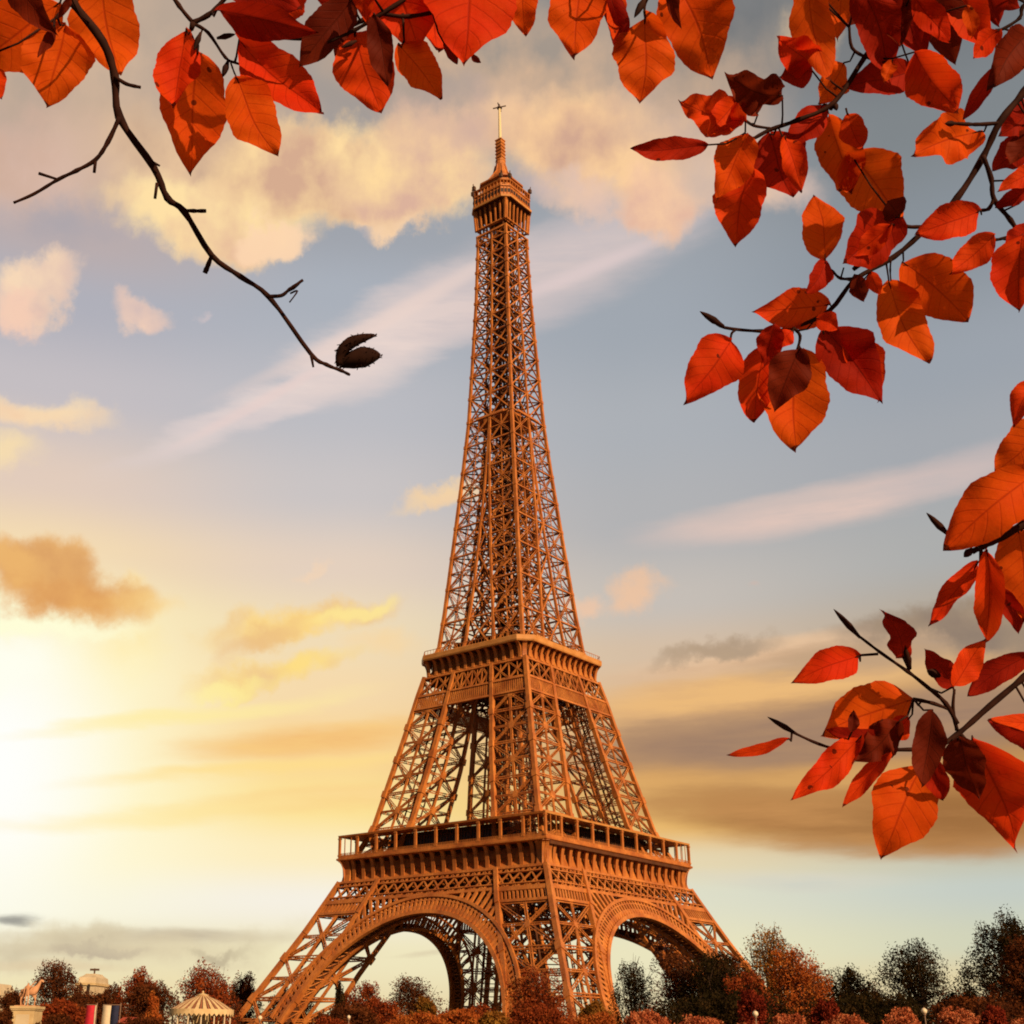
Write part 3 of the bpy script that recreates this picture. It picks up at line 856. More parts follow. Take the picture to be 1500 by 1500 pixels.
for x in (-1, 1):
    for y in (-1, 1):
        for z0, z1 in zip(np.arange(116, 272, 6), np.arange(122, 278, 6)):
            f = float(np.interp(z0, [116, 275], [2.6, 1.8]))
            m.beam((x * f, y * f, z0), (x * f, y * f, z1), .5)
            m.beam((x * f, -f, z0), (x * f, f, z0 + 3), .3); m.beam((x * f, f, z0 + 3), (x * f, -f, z1), .3)
            m.beam((-f, y * f, z0), (f, y * f, z0 + 3), .3); m.beam((f, y * f, z0 + 3), (-f, y * f, z1), .3)
            if (int(z0) // 6) % 2: m.box((-f, -f, z0), (f, f, z0 + .25))
m.build('lift_cage', M['iron_deck_shade'], tower)  # cage coloured dark, standing in for shade within the lattice
m = MB(); m.prism(octo(wz(195.5) - 1.6, .9), 195.0, 196.0)
for fc in range(4):
    m.beam(fp(fc, -5.6, 195.6, off=.1), fp(fc, 5.6, 195.6, off=.1), 1.0, .5, FN[fc])
m.build('intermediate_platform', M['iron'], tower)
# summit
m = MB()
for fc in range(4):
    n = FN[fc]
    for t in np.linspace(-1, 1, 7):
        m.beam(fp(fc, t * wz(269), 269, off=.1), fp(fc, t * 6.4, 276.9, out=6.75), .5 if abs(t) < 1 else 1.5, .5, n)
    for z in (266.5, 269.4): m.beam(fp(fc, -wz(z), z, off=.15), fp(fc, wz(z), z, off=.15), .6, .5, n)
    m.beam(fp(fc, -6, 270.3, out=4.5), fp(fc, 6, 270.3, out=4.5), .3)
m.build('flared_bracket', M['iron'], tower)
m = MB(); ring(m, [(8.0, 277.0), (8.4, 277.0), (8.45, 277.75), (8.0, 277.75)], 2.4)
cab = m.build('summit_cabin', M['iron_pale'], tower)
m = MB(); m.prism(octo(7.95, 2.38), 277.25, 277.6); m.build('cabin_floor', M['iron_deck_shade'], cab)
m = MB(); m.prism(octo(7.9, 2.4), 277.7, 281.6); m.build('cabin_wall', M['iron'], cab)
m = MB(); ring(m, [(7.85, 279.2), (7.97, 279.2), (7.97, 280.6), (7.85, 280.6)], 2.42)
m.build('window_band', M['glass'], cab)
m = MB()
for (a, b) in zip(octo(7.95, 2.42), octo(7.95, 2.42)[1:] + octo(7.95, 2.42)[:1]):
    a, b = np.array(a), np.array(b); q = max(3, int(np.linalg.norm(b - a) / 1.3))
    for i in range(q): p = a + (b - a) * i / q; m.beam((*p, 277.6), (*p, 284.2), .22)
m.build('mesh_post', M['iron'], cab)
m = MB(); ring(m, [(7.0, 284.0), (8.1, 284.0), (8.2, 284.4), (7.0, 284.4)], 2.4); ring(m, [(7.2, 281.6), (8.15, 281.6), (8.15, 282.1), (7.2, 282.1)], 2.4)
m.build('roof_ring', M['iron'], cab)
m = MB(); random.seed(4)
for (x, y) in octo(8.0, 2.2):
    m.beam((x, y, 284.3), (x * 1.03, y * 1.03, 287.6), .28); m.box((x - .5, y - .5, 285.0), (x + .5, y + .5, 286.5))
for i in range(16):
    a = i * 2 * PI / 16; x, y = 7.4 * math.cos(a), 7.4 * math.sin(a); m.beam((x, y, 284.2), (x, y, 284.6 + random.random() * 1.6), .22)
m.build('aerials', M['dark'], cab)
m = MB(); m.prism(octo(5.6, 1.8), 282.0, 288.2); ring(m, [(5.4, 287.8), (6.2, 287.8), (6.2, 288.4), (5.4, 288.4)], 1.8)
for i in range(4):
    a = i * PI / 2 + .3; m.box((4.2 * math.cos(a) - .9, 4.2 * math.sin(a) - .9, 288.4), (4.2 * math.cos(a) + .9, 4.2 * math.sin(a) + .9, 290.0))
m.build('upper_cabin', M['iron'], tower)
m = MB(); m.lathe([(4.0, 288.2), (4.0, 289.4), (3.5, 290.0), (3.3, 292.0), (2.7, 293.2), (2.0, 296.0), (1.7, 298.6), (1.85, 298.9), (1.85, 299.3), (1.4, 299.4)], 12)
for i in range(8):
    a = i * PI / 4; m.tube([(5.4 * math.cos(a), 5.4 * math.sin(a), 288.3), (4.2 * math.cos(a), 4.2 * math.sin(a), 291.4), (2.6 * math.cos(a), 2.6 * math.sin(a), 293.6), (1.9 * math.cos(a), 1.9 * math.sin(a), 297)], .26, 5)
m.build('lantern_dome', M['iron'], tower)
m = MB()
for z in np.arange(299.3, 308.3, 1.5): m.box((-1.15, -1.15, z), (1.15, 1.15, z + 1.1)); m.box((-1.35, -1.35, z + 1.1), (1.35, 1.35, z + 1.5))
m.build('aerial_column', M['iron'], tower)
m = MB(); m.tube([(0, 0, 308), (0, 0, 312), (0, 0, 317), (0, 0, 322.6)], [.62, .55, .5, .42], 10); m.build('mast', M['mast'], tower)
m = MB(); m.tube([(0, 0, 322.4), (0, 0, 324.4)], .22, 6)
for a in (0, PI / 2): m.beam((-2.4 * math.cos(a + .4), -2.4 * math.sin(a + .4), 323.1), (2.4 * math.cos(a + .4), 2.4 * math.sin(a + .4), 323.1), .3)
m.lathe([(.9, 322.5), (1.0, 322.9), (.3, 323.3)], 8); m.build('mast_head', M['dark'], tower)
# END_TOWER

# ------------------------------------------------------------------ autumn trees
def leaf_mat(name, c1, c2, c3=None, sc=.5):
    m = bpy.data.materials.new(name); m.use_nodes = True; t = m.node_tree; t.nodes.clear()
    tcn = t.nodes.new('ShaderNodeTexCoord'); n = t.nodes.new('ShaderNodeTexNoise'); n.inputs['Scale'].default_value = sc; n.inputs['Detail'].default_value = 5
    t.links.new(tcn.outputs['Object'], n.inputs['Vector'])
    r = t.nodes.new('ShaderNodeValToRGB'); e = r.color_ramp.elements
    e[0].position, e[0].color = .36, (*c1, 1); e[1].position, e[1].color = .64, (*c2, 1)
    if c3: q = e.new(.5); q.color = (*c3, 1)
    t.links.new(n.outputs['Fac'], r.inputs[0])
    d = t.nodes.new('ShaderNodeBsdfDiffuse'); tr = t.nodes.new('ShaderNodeBsdfTranslucent'); mx = t.nodes.new('ShaderNodeMixShader'); mx.inputs[0].default_value = .25
    o = t.nodes.new('ShaderNodeOutputMaterial')
    for q in (d, tr): t.links.new(r.outputs[0], q.inputs['Color'])
    t.links.new(d.outputs[0], mx.inputs[1]); t.links.new(tr.outputs[0], mx.inputs[2]); t.links.new(mx.outputs[0], o.inputs[0])
    return m
F = {
 'rust': leaf_mat('rust_foliage', (.20, .035, .012), (.42, .10, .025), (.28, .05, .015)),
 'brown': leaf_mat('brown_foliage', (.075, .022, .009), (.20, .058, .018), (.115, .032, .011)),
 'dark': leaf_mat('dark_green_foliage', (.014, .011, .005), (.065, .034, .012), (.028, .019, .007)),
 'olive': leaf_mat('olive_gold_foliage', (.20, .10, .018), (.42, .20, .035), (.30, .11, .022)),
 'orange': leaf_mat('orange_foliage', (.34, .08, .018), (.58, .19, .04), (.44, .10, .022)),
 'coral': leaf_mat('coral_foliage', (.40, .09, .04), (.72, .26, .12), (.52, .13, .05), 1.2),
 'crimson': leaf_mat('crimson_foliage', (.14, .016, .010), (.34, .05, .02), (.22, .028, .014), 1.0),
}
def leaf_cards(rs, cen, siz, n):
    """n small folded leaf clumps: each two triangles-pairs bent along the middle"""
    pass

def tree(name, label, x0, x1, ytop, D, fol, seed, group=None, cat='tree', lobes=9, dens=1.0, leaf=.34, squash=.9, low=.14, cone=False, twigs=True):
    rs = np.random.RandomState(seed)
    xc = (x0 + x1) / 2; wpx = (x1 - x0) / 2 * 1.24
    p = at(xc, 1480, D); X, Y = p[0], p[1]; G = gh(X, Y)
    top = at(xc, ytop, D)[2]; H = top - G; R = wpx / FPX * D
    root = thing(name, label, cat, (X, Y, G), rs.rand() * 6, group)
    bot = H * low; ch = H - bot
    # crown lobes
    L_ = []
    lobes = int(lobes * 1.25)
    for i in range(lobes):
        t = ((i + .5) / lobes) ** .85; a = i * 2.4 + rs.rand() * .6
        if cone:
            env = 1.1 * (1 - t) + .08; sz = R * (.22 + .25 * (1 - t)) ; rr = R * env * (.6 if i % 3 else .2)
        else:
            env = math.sqrt(max(.0, 1 - (t * .95) ** 3.6)); sz = R * (.34 + .20 * rs.rand()) * (.85 if t > .8 else 1)
            rr = max(0, R * env * (.9 if i % 3 else .45) - sz * .55)
        vz = max(sz * squash, ch * .17)
        zz = bot + vz * .8 + (ch - vz * 1.7) * t
        L_.append((rr * math.cos(a), rr * math.sin(a), zz, sz, vz))
    if not cone:
        for q in range(3):
            vz = max(R * .4 * squash, ch * .2); L_.append((R * (rs.rand() - .5) * .6, R * (rs.rand() - .5) * .6, H - vz * (.95 + .5 * rs.rand()), R * .4, vz))
            L_.append((R * (rs.rand() - .5) * .7, R * (rs.rand() - .5) * .7, bot + ch * (.25 + .2 * q), R * .55, max(R * .4, ch * .25)))
    n = int(15000 * dens / len(L_)); vs = []; fs = []
    for (lx, ly, lz, sz, vz) in L_:
        sub = rs.normal(size=(10, 3)); sub /= np.linalg.norm(sub, axis=1)[:, None]; sub *= .72
        sr = .28 + .25 * rs.rand(10)
        pick = rs.randint(0, 10, n)
        d = rs.normal(size=(n, 3)); d /= np.linalg.norm(d, axis=1)[:, None]
        r = rs.rand(n) ** .45
        P = (sub[pick] + d * (sr[pick] * r)[:, None])
        P = np.where((rs.rand(n) < .18)[:, None], d * (.55 + .42 * rs.rand(n))[:, None], P)
        P = P * np.array([sz, sz, vz]) + np.array([lx, ly, lz])
        s = leaf * (.5 + rs.rand(n) * .9)
        a = rs.normal(size=(n, 3)); a /= np.linalg.norm(a, axis=1)[:, None]
        b = np.cross(a, rs.normal(size=(n, 3))); b /= np.linalg.norm(b, axis=1)[:, None]
        c = np.cross(a, b)
        q = np.stack([P - a * s[:, None] * .6, P + b * s[:, None] * .32 + c * s[:, None] * .12, P + a * s[:, None] * .6, P - b * s[:, None] * .32 + c * s[:, None] * .12], 1)
        vs.append(q.reshape(-1, 3))
    V = np.concatenate(vs); k = len(V) // 4
    me = bpy.data.meshes.new('crown'); me.vertices.add(len(V)); me.vertices.foreach_set('co', V.ravel())
    me.loops.add(4 * k); me.loops.foreach_set('vertex_index', np.arange(4 * k)); me.polygons.add(k)
    me.polygons.foreach_set('loop_start', np.arange(0, 4 * k, 4)); me.materials.append(F[fol]); me.update(calc_edges=True)
    o = bpy.data.objects.new('crown', me); COL.objects.link(o); o.parent = root
    m = MB(); tr = max(.12, H * .022)
    m.tube([(0, 0, -.3), (tr * .3, 0, bot * .6), (-tr * .3, tr * .2, bot + ch * .3), (0, 0, bot + ch * .62)], [tr * 1.3, tr, tr * .7, tr * .25], 8)
    for (lx, ly, lz, sz, vz) in L_:
        z0 = min(lz * .6, bot + ch * .45)
        m.tube([(0, 0, z0), (lx * .5, ly * .5, (z0 + lz) / 2 + .02 * H), (lx, ly, lz + sz * .2)], [tr * .45, tr * .28, tr * .08], 5)
        if twigs:
            for q in range(5):
                e = rs.normal(size=3); e /= np.linalg.norm(e); e *= sz * 1.1; e[2] = abs(e[2]) * vz / sz
                m.tube([(lx * .7, ly * .7, lz - sz * .1), (lx + e[0] * .5, ly + e[1] * .5, lz + e[2] * .55), (lx + e[0], ly + e[1], lz + e[2])], [tr * .14, tr * .08, tr * .03], 4)
    m.build('trunk', M['bark'], root)
    return root

GT = 'autumn trees around the foot of the tower'
TR = [
 ('rust brown round crowned tree behind the statue on its plinth', -10, 44, 1440, 240, 'brown', {}),
 ('tall dark rust tree left of the pale stone house', 38, 128, 1402, 235, 'brown', dict(lobes=13)),
 ('low rust red tree between the statue and the red banner', 52, 128, 1462, 170, 'rust', {}),
 ('dark rust tree just right of the pale stone house', 165, 238, 1416, 240, 'rust', dict(lobes=11)),
 ('small brown tree in front of the pale stone house', 118, 172, 1452, 215, 'brown', {}),
 ('wide brown tree rising behind the carousel roof', 246, 346, 1402, 236, 'rust', dict(lobes=13)),
 ('dark brown shrubby tree filling the gap left of the carousel', 176, 262, 1432, 218, 'brown', {}),
 ('slim brown tree touching the left foot of the tower', 322, 380, 1420, 410, 'brown', dict(leaf=.5)),
 ('pointed orange brown shrub left of the carousel', 204, 242, 1452, 150, 'orange', dict(cone=True, lobes=10, leaf=.25, low=.05)),
 ('rust tree seen through the left leg of the tower', 392, 470, 1440, 405, 'rust', dict(leaf=.5)),
 ('dark conical evergreen in front of the left leg', 478, 516, 1436, 235, 'dark', dict(cone=True, lobes=12, low=.05)),
 ('orange rust tree beneath the left end of the arch', 500, 574, 1432, 245, 'rust', {}),
 ('broad dark olive tree in the middle of the left arch opening', 556, 656, 1424, 262, 'brown', dict(lobes=14, squash=.7)),
 ('small golden olive bush below the dark arch tree', 604, 648, 1458, 200, 'olive', dict(leaf=.32)),
 ('flat topped rust tree at the right end of the left arch', 642, 742, 1468, 215, 'rust', dict(squash=.6)),
 ('rust red tree screening the foot of the near leg', 738, 832, 1412, 236, 'rust', dict(lobes=15, dens=1.0)),
 ('olive gold bush low in front of the near leg', 842, 896, 1464, 205, 'olive', dict(leaf=.32)),
 ('thin dark tree with gaps standing in the right arch opening', 898, 962, 1396, 240, 'dark', dict(dens=.55, lobes=12)),
 ('dark round tree under the right arch', 950, 1040, 1388, 236, 'brown', dict(lobes=13)),
 ('black green tree at the right end of the right arch', 1000, 1096, 1386, 228, 'dark', dict(lobes=13, dens=1.2)),
 ('tall olive gold tree with a tufted top right of the tower', 1086, 1176, 1346, 232, 'olive', dict(lobes=15, dens=.9)),
 ('wide orange tree spreading right of the tower', 1120, 1224, 1380, 212, 'orange', dict(lobes=14)),
 ('low rust orange tree at the foot of the olive gold tree', 1050, 1130, 1420, 205, 'rust', {}),
 ('dark feathery tree sloping down to the right of the orange one', 1206, 1294, 1412, 235, 'dark', {}),
 ('lone round dark tree with rust tinted top', 1290, 1416, 1368, 225, 'dark', dict(lobes=18, dens=1.1)),
 ('tallest dark tree at the right edge of the view', 1428, 1560, 1328, 205, 'dark', dict(lobes=16, dens=1.5)),
 ('rust tree half hidden at the extreme right edge', 1462, 1570, 1368, 180, 'brown', dict(lobes=10)),
 ('low dark hedge like tree between the round dark tree and the right edge one', 1366, 1446, 1452, 215, 'dark', dict(squash=.6)),
 ('spreading black brown tree under the tall olive gold one', 966, 1150, 1452, 175, 'dark', dict(squash=.5, lobes=14, dens=1.3)),
 ('dark brown tree low behind the coral bushes at the right', 1180, 1370, 1450, 180, 'dark', dict(squash=.5, lobes=14, dens=1.3)),
 ('dark brown low tree behind the rightmost coral bush', 1360, 1520, 1458, 170, 'brown', dict(squash=.5, lobes=14, dens=1.2)),
 ('rust orange tree along the bottom left of the near leg', 640, 720, 1476, 160, 'orange', dict(squash=.6, leaf=.3)),
 ('dark rust tree low between the evergreen and the olive bush', 470, 560, 1468, 190, 'brown', dict(leaf=.35)),
 ('brown tree seen low behind the foot of the left leg', 384, 470, 1462, 400, 'brown', {}),
 ('dark brown tree filling the skyline between statue and stone mansion', 84, 150, 1438, 262, 'brown', {}),
 ('brown tree behind the stone mansion on its left, low', 140, 196, 1436, 300, 'brown', {}),
 ('dark brown tree between carousel roof and the slim brown tree', 290, 352, 1436, 262, 'brown', {}),
 ('low black brown tree right of the lone round dark tree', 1392, 1450, 1440, 250, 'brown', {}),
 ('dark brown tree left of the lone round dark tree, lower', 1246, 1310, 1440, 250, 'brown', {}),
 ('deep brown tree behind the wide orange tree', 1150, 1250, 1412, 262, 'brown', dict(lobes=12)),
 ('large dark tree behind the right edge one, reaching out of view', 1470, 1600, 1340, 240, 'dark', dict(lobes=14, dens=1.3)),
 ('dark brown tree behind the black green one near the right leg', 1040, 1110, 1384, 250, 'brown', {}),
 ('dark rust tree under the left arch beside the broad dark one', 520, 600, 1456, 225, 'rust', {}),
 ('brown tree low before the tower between olive and flat topped trees', 626, 700, 1484, 185, 'rust', dict(squash=.7)),
]
for i, (lb, x0, x1, yt, D, f, kw) in enumerate(TR):
    tree('autumn_tree', lb, x0, x1, yt, D, f, 100 + i, GT, **kw)
GB = 'clipped bushes along the near bank'
BU = [
 ('coral pink bush just right of the near leg foot', 908, 980, 1478, 'coral'), ('coral bush below the black green tree', 984, 1068, 1486, 'coral'),
 ('pink orange bush left of the first lamp', 1074, 1120, 1490, 'coral'), ('pale orange bush between the two white lamps, left one', 1122, 1186, 1484, 'coral'),
 ('bright coral bush between the two white lamps, middle one', 1204, 1270, 1484, 'coral'), ('tall coral bush left of the right hand lamp', 1276, 1350, 1476, 'coral'),
 ('coral red bush right of the right hand lamp', 1362, 1436, 1476, 'coral'), ('pale coral bush at the bottom right corner', 1470, 1540, 1486, 'coral'),
 ('crimson bush between the orange tree and the dark one', 1186, 1236, 1462, 'crimson'), ('crimson shrub at the foot of the olive gold tree', 1080, 1126, 1448, 'crimson'),
 ('orange bush at the foot of the near leg', 836, 912, 1482, 'orange'), ('rust bush low before the near leg', 740, 840, 1470, 'rust'),
 ('golden brown bush at the bottom of the near leg, left side', 690, 752, 1480, 'olive'), ('rust bush at the bottom under the olive bush', 560, 650, 1482, 'orange'),
 ('red brown bush right of the left leg foot', 450, 520, 1488, 'rust'), ('dark red low bush between banners and carousel', 172, 246, 1490, 'brown'),
 ('brown bush between plinth and red banner', 58, 124, 1484, 'brown'), ('brown bush left of the plinth', -20, 24, 1478, 'brown'),
 ('red bush at the right edge between coral bushes', 1432, 1482, 1470, 'crimson'),]
for i, (lb, x0, x1, yt, f) in enumerate(BU):
    tree('autumn_bush', lb, x0, x1, yt, 128 + (i * 7) % 24, f, 300 + i, GB, cat='bush', lobes=9, dens=.75, leaf=.24, squash=.85, low=.02, twigs=False)

# ------------------------------------------------------------------ things on the left bank
def place(x, D, h=None):
    p = at(x, 1490, D); return (p[0], p[1], gh(p[0], p[1]))
FACE = math.atan2(CAM[1], CAM[0]) + PI / 2      # a thing's -y side then looks at the camera

def zat(x, y, D): return at(x, y, D)[2]
# pale house with square dome
D = 330; b = place(132, D); b = (b[0], b[1], 0.0); k = D / FPX
hs = thing('stone_mansion', 'pale stone mansion with a square domed roof and flag pole above the left trees', 'building', b, FACE)
zt = lambda y, D=D: zat(132, y, D) - b[2]
wz0 = zt(1444); w = 14.5 * k
m = MB(); m.box((-w * 1.7, -6, -3), (w * 1.7, 6, zt(1462))); m.box((-w * .95, -6.3, zt(1462) - .1), (w * .95, 6, wz0)); m.build('wall', M['stone_house'], hs)
m = MB(); m.box((-w * 1.85, -6.5, zt(1462)), (-w * .96, 6.5, zt(1462) + .5)); m.box((w * .96, -6.5, zt(1462)), (w * 1.85, 6.5, zt(1462) + .5)); m.box((-w * 1.05, -6.7, wz0), (w * 1.05, 6.7, wz0 + .6)); m.build('cornice', M['stone'], hs)
m = MB(); q = [(w * .92, wz0 + .6), (w * .86, wz0 + 2), (w * .70, zt(1430)), (w * .52, zt(1427)), (w * .50, zt(1426))]
vs = []
for r_, z in q: vs += [(-r_, -5.6 * r_ / (w * .92), z), (r_, -5.6 * r_ / (w * .92), z), (r_, 5.6 * r_ / (w * .92), z), (-r_, 5.6 * r_ / (w * .92), z)]
m.add(vs, [(i * 4 + j, i * 4 + (j + 1) % 4, i * 4 + 4 + (j + 1) % 4, i * 4 + 4 + j) for i in range(4) for j in range(4)] + [(16, 17, 18, 19)]); rf = m.build('roof', M['stone_house'], hs)
m = MB(); m.beam((0, 0, zt(1427)), (0, 0, zt(1417)), .35); m.beam((-1.2, 0, zt(1419)), (1.2, 0, zt(1419)), .5); m.build('finial', M['dark'], rf)
wm = MB(); wm.box((-.32, -6.45, 0), (.32, -6.25, 2.4)); wm = wm.mesh('window', M['glass'])
for row, cols_ in ((zt(1457), (-1.0, 1.0)), (zt(1475), (-3.2, -1.6, 0, 1.6, 3.2))):
    for c in cols_:
        o = bpy.data.objects.new('window', wm); COL.objects.link(o); o.parent = hs; o.location = (c, 0 if row < zt(1460) else -.3, row)
# small gabled house at left edge
D = 300; b = place(2, D); b = (b[0], b[1], 0.0); k = D / FPX
hs = thing('gabled_house', 'pale gabled house end peeping out at the left edge above the trees', 'building', b, FACE)
z1, z2 = zat(2, 1462, D), zat(2, 1441, D)
m = MB(); m.box((-2.4, -4, -3), (2.2, 4, z1)); m.build('wall', M['stone_house'], hs)
m = MB(); m.add([(-2.8, -4.4, z1), (2.4, -4.4, z1), (-.3, -4.4, z2), (-2.8, 4.4, z1), (2.4, 4.4, z1), (-.3, 4.4, z2)], [(0, 1, 2), (3, 5, 4), (0, 2, 5, 3), (1, 4, 5, 2), (0, 3, 4, 1)]); m.build('roof', M['stone_house'], hs)

# plinth and equestrian statue
D = 165; b = place(39, D); k = D / FPX
zp = zat(39, 1474, D) - b[2]; hw = 17 * k
pl = thing('stone_plinth', 'tall square cream stone plinth at the left bank carrying a statue', 'plinth', b, FACE)
m = MB(); m.box((-hw, -hw, -2), (hw, hw, zp - .5)); m.build('shaft', M['stone'], pl)
m = MB(); m.box((-hw - .12, -hw - .12, zp - .5), (hw + .12, hw + .12, zp - .32)); m.box((-hw - .22, -hw - .22, zp - .32), (hw + .22, hw + .22, zp)); m.build('cornice', M['stone'], pl)
m = MB(); m.box((-hw * .6, -hw - .04, zp - 2.6), (hw * .6, -hw + .01, zp - 1.0)); m.build('panel', M['stone_house'], pl)
st = thing('horse_and_warrior_statue', 'weathered statue of a warrior leading a horse, on top of the cream plinth', 'statue', (b[0], b[1], b[2] + zp), FACE)
def skin(name, verts, edges, radii, m, parent, sub=1):
    me = bpy.data.meshes.new(name); me.from_pydata(verts, edges, []); me.materials.append(m)
    o = bpy.data.objects.new(name, me); COL.objects.link(o)
    md = o.modifiers.new('s', 'SKIN'); 
    for v, r in zip(me.skin_vertices[0].data, radii): v.radius = (r, r); v.use_root = False
    me.skin_vertices[0].data[0].use_root = True
    sd = o.modifiers.new('d', 'SUBSURF'); sd.levels = sd.render_levels = sub
    dg = bpy.context.evaluated_depsgraph_get(); dg.update()
    nm = bpy.data.meshes.new_from_object(o.evaluated_get(dg)); nm.name = name
    o.modifiers.clear(); o.data = nm; nm.polygons.foreach_set('use_smooth', [True] * len(nm.polygons)); o.parent = parent
    return o
hv = [(.55, 0, 1.45), (.0, 0, 1.42), (-.6, 0, 1.5), (.85, 0, 1.75), (1.08, 0, 2.2), (1.2, 0, 2.42), (1.5, 0, 2.2), (.62, .2, .95), (.66, .2, .5), (.62, .2, .05), (.62, -.2, .95), (.85, -.2, .62), (.72, -.2, .2),
      (-.7, .22, 1.0), (-.82, .22, .55), (-.7, .22, .05), (-.7, -.22, 1.0), (-.82, -.22, .55), (-.7, -.22, .05), (-.95, 0, 1.45), (-1.1, 0, .9)]
he = [(0, 1), (1, 2), (0, 3), (3, 4), (4, 5), (5, 6), (0, 7), (7, 8), (8, 9), (0, 10), (10, 11), (11, 12), (2, 13), (13, 14), (14, 15), (2, 16), (16, 17), (17, 18), (2, 19), (19, 20)]
hr = [.36, .36, .38, .26, .17, .16, .09, .15, .08, .07, .15, .08, .07, .17, .08, .07, .17, .08, .07, .1, .06]
skin('horse', hv, he, hr, M['bronze'], st)
pv_ = [(0, 0, 1.0), (0, 0, 1.3), (0, 0, 1.55), (0, 0, 1.68), (0, 0, 1.84), (.12, 0, .95), (.15, 0, .5), (.16, 0, .05), (-.12, 0, .95), (-.16, .05, .5), (-.2, .1, .05), (.25, 0, 1.5), (.45, 0, 1.75), (.75, 0, 1.95), (-.25, 0, 1.5), (-.34, 0, 1.22), (-.3, -.1, .98), (.16, -.14, .02), (-.2, -.04, .02)]
pe_ = [(0, 1), (1, 2), (2, 3), (3, 4), (0, 5), (5, 6), (6, 7), (0, 8), (8, 9), (9, 10), (2, 11), (11, 12), (12, 13), (2, 14), (14, 15), (15, 16), (7, 17), (10, 18)]
pr_ = [.17, .15, .17, .07, .12, .1, .07, .05, .1, .07, .05, .08, .06, .04, .08, .06, .05, .04, .04]
o = skin('warrior', pv_, pe_, pr_, M['bronze'], st); o.location = (.05, -.75, 0); o.scale = (1.15,) * 3
m = MB(); m.box((-1.15, -1.0, 0), (1.15, .6, .07)); m.build('base', M['bronze'], st); st.scale = (1.2, 1.2, 1.35)

# banners
def banner(name, label, x0, x1, strips, D):
    b = place((x0 + x1) / 2, D); k = D / FPX; t = thing(name, label, 'banner', b, FACE, 'vertical banners by the river'); 
    z = zat(x0, 1472, D) - b[2]; w = (x1 - x0) * k
    m = MB(); m.tube([(w / 2 + .06, 0, -.5), (w / 2 + .06, 0, z + .25)], .05, 8); m.beam((-w / 2, 0, z + .04), (w / 2 + .06, 0, z + .04), .06); m.build('pole', M['pole'], t)
    n_ = len(strips); 
    for i, (a, c, mt) in enumerate(strips):
        m = MB(); K = 10; vs = []
        for s in (0, 1):
            for j in range(K + 1):
                for x in (a, c):
                    xx = -w / 2 + x * w; zz = z - j * 3.4 / K
                    vs.append((xx, .05 * math.sin(j * .9 + x * 3) + s * .012, zz))
        st_ = (K + 1) * 2
        fs = [(j * 2, j * 2 + 1, j * 2 + 3, j * 2 + 2) for j in range(K)] + [(st_ + j * 2, st_ + j * 2 + 2, st_ + j * 2 + 3, st_ + j * 2 + 1) for j in range(K)]
        fs += [(j * 2, j * 2 + 2, st_ + j * 2 + 2, st_ + j * 2) for j in range(K)] + [(j * 2 + 1, st_ + j * 2 + 1, st_ + j * 2 + 3, j * 2 + 3) for j in range(K)]
        m.add(vs, fs); m.build('cloth_panel', M[mt], t, smooth=True)
banner('banner', 'vertical crimson banner with a thin white edge left of the carousel', 125, 140, [(0, .84, 'red_cloth'), (.845, 1, 'cream_cloth')], 140)
banner('banner', 'vertical banner half cream half navy beside the crimson one', 149, 175, [(0, .48, 'cream_cloth'), (.485, .95, 'navy_cloth')], 140)

# carousel
D = 190; b = place(295, D); k = D / FPX; R = 46 * k
zc = lambda y: zat(295, y, D) - b[2]
ca = thing('carousel', 'round carousel with striped cream conical roof left of the tower foot', 'carousel', b, FACE)
ze, zt_ = zc(1479), zc(1458)
for par, nm_, mt in ((0, 'roof', 'canvas'), (1, 'roof_stripes', 'canvas_dark')):
    m = MB(); K = 48
    for j in range(K):
        if (j % 2) != par: continue
        a0_, a1_ = 2 * PI * j / K, 2 * PI * (j + 1) / K
        if par: a0_ += .03; a1_ -= .03
        pr = [(R * 1.0, ze), (R * .55, ze + (zt_ - ze) * .62), (R * .16, zt_)]
        vs = [(r_ * math.cos(a), r_ * math.sin(a), z) for r_, z in pr for a in (a0_, a1_)] + [(r_ * math.cos(a), r_ * math.sin(a), z - .08) for r_, z in pr for a in (a0_, a1_)]
        m.add(vs, [(0, 1, 3, 2), (2, 3, 5, 4), (6, 8, 9, 7), (8, 10, 11, 9), (0, 6, 7, 1), (0, 2, 8, 6), (2, 4, 10, 8), (1, 7, 9, 3), (3, 9, 11, 5)])
    if par == 0: rf = m.build(nm_, M[mt], ca)
    else: m.build(nm_, M[mt], rf)
m = MB(); m.lathe([(R * .17, zt_ - .1), (R * .2, zt_ + .1), (.3, zc(1455)), (.12, zc(1454)), (.2, zc(1453)), (.03, zc(1450.5))], 16); m.build('finial', M['canvas'], rf)
m = MB(); K = 40
for j in range(K):
    a0_, a1_ = 2 * PI * j / K, 2 * PI * (j + 1) / K
    am = (a0_ + a1_) / 2; rr = R * 1.02
    pts = [(a0_, ze + .05), (a1_, ze + .05), (a1_, ze - .55), (am, ze - .95), (a0_, ze - .55)]
    vs = [(rr * math.cos(a), rr * math.sin(a), z) for a, z in pts] + [((rr - .07) * math.cos(a), (rr - .07) * math.sin(a), z) for a, z in pts]
    m.add(vs, [(0, 1, 2, 3, 4), (9, 8, 7, 6, 5)] + [(i, 5 + i, 5 + (i + 1) % 5, (i + 1) % 5) for i in range(5)])
m.build('valance', M['canvas'], ca)
m = MB(); m.lathe([(R * .97, 0), (R * .97, .35), (R * .93, .4)], 40); m.build('platform', M['canvas_dark'], ca)
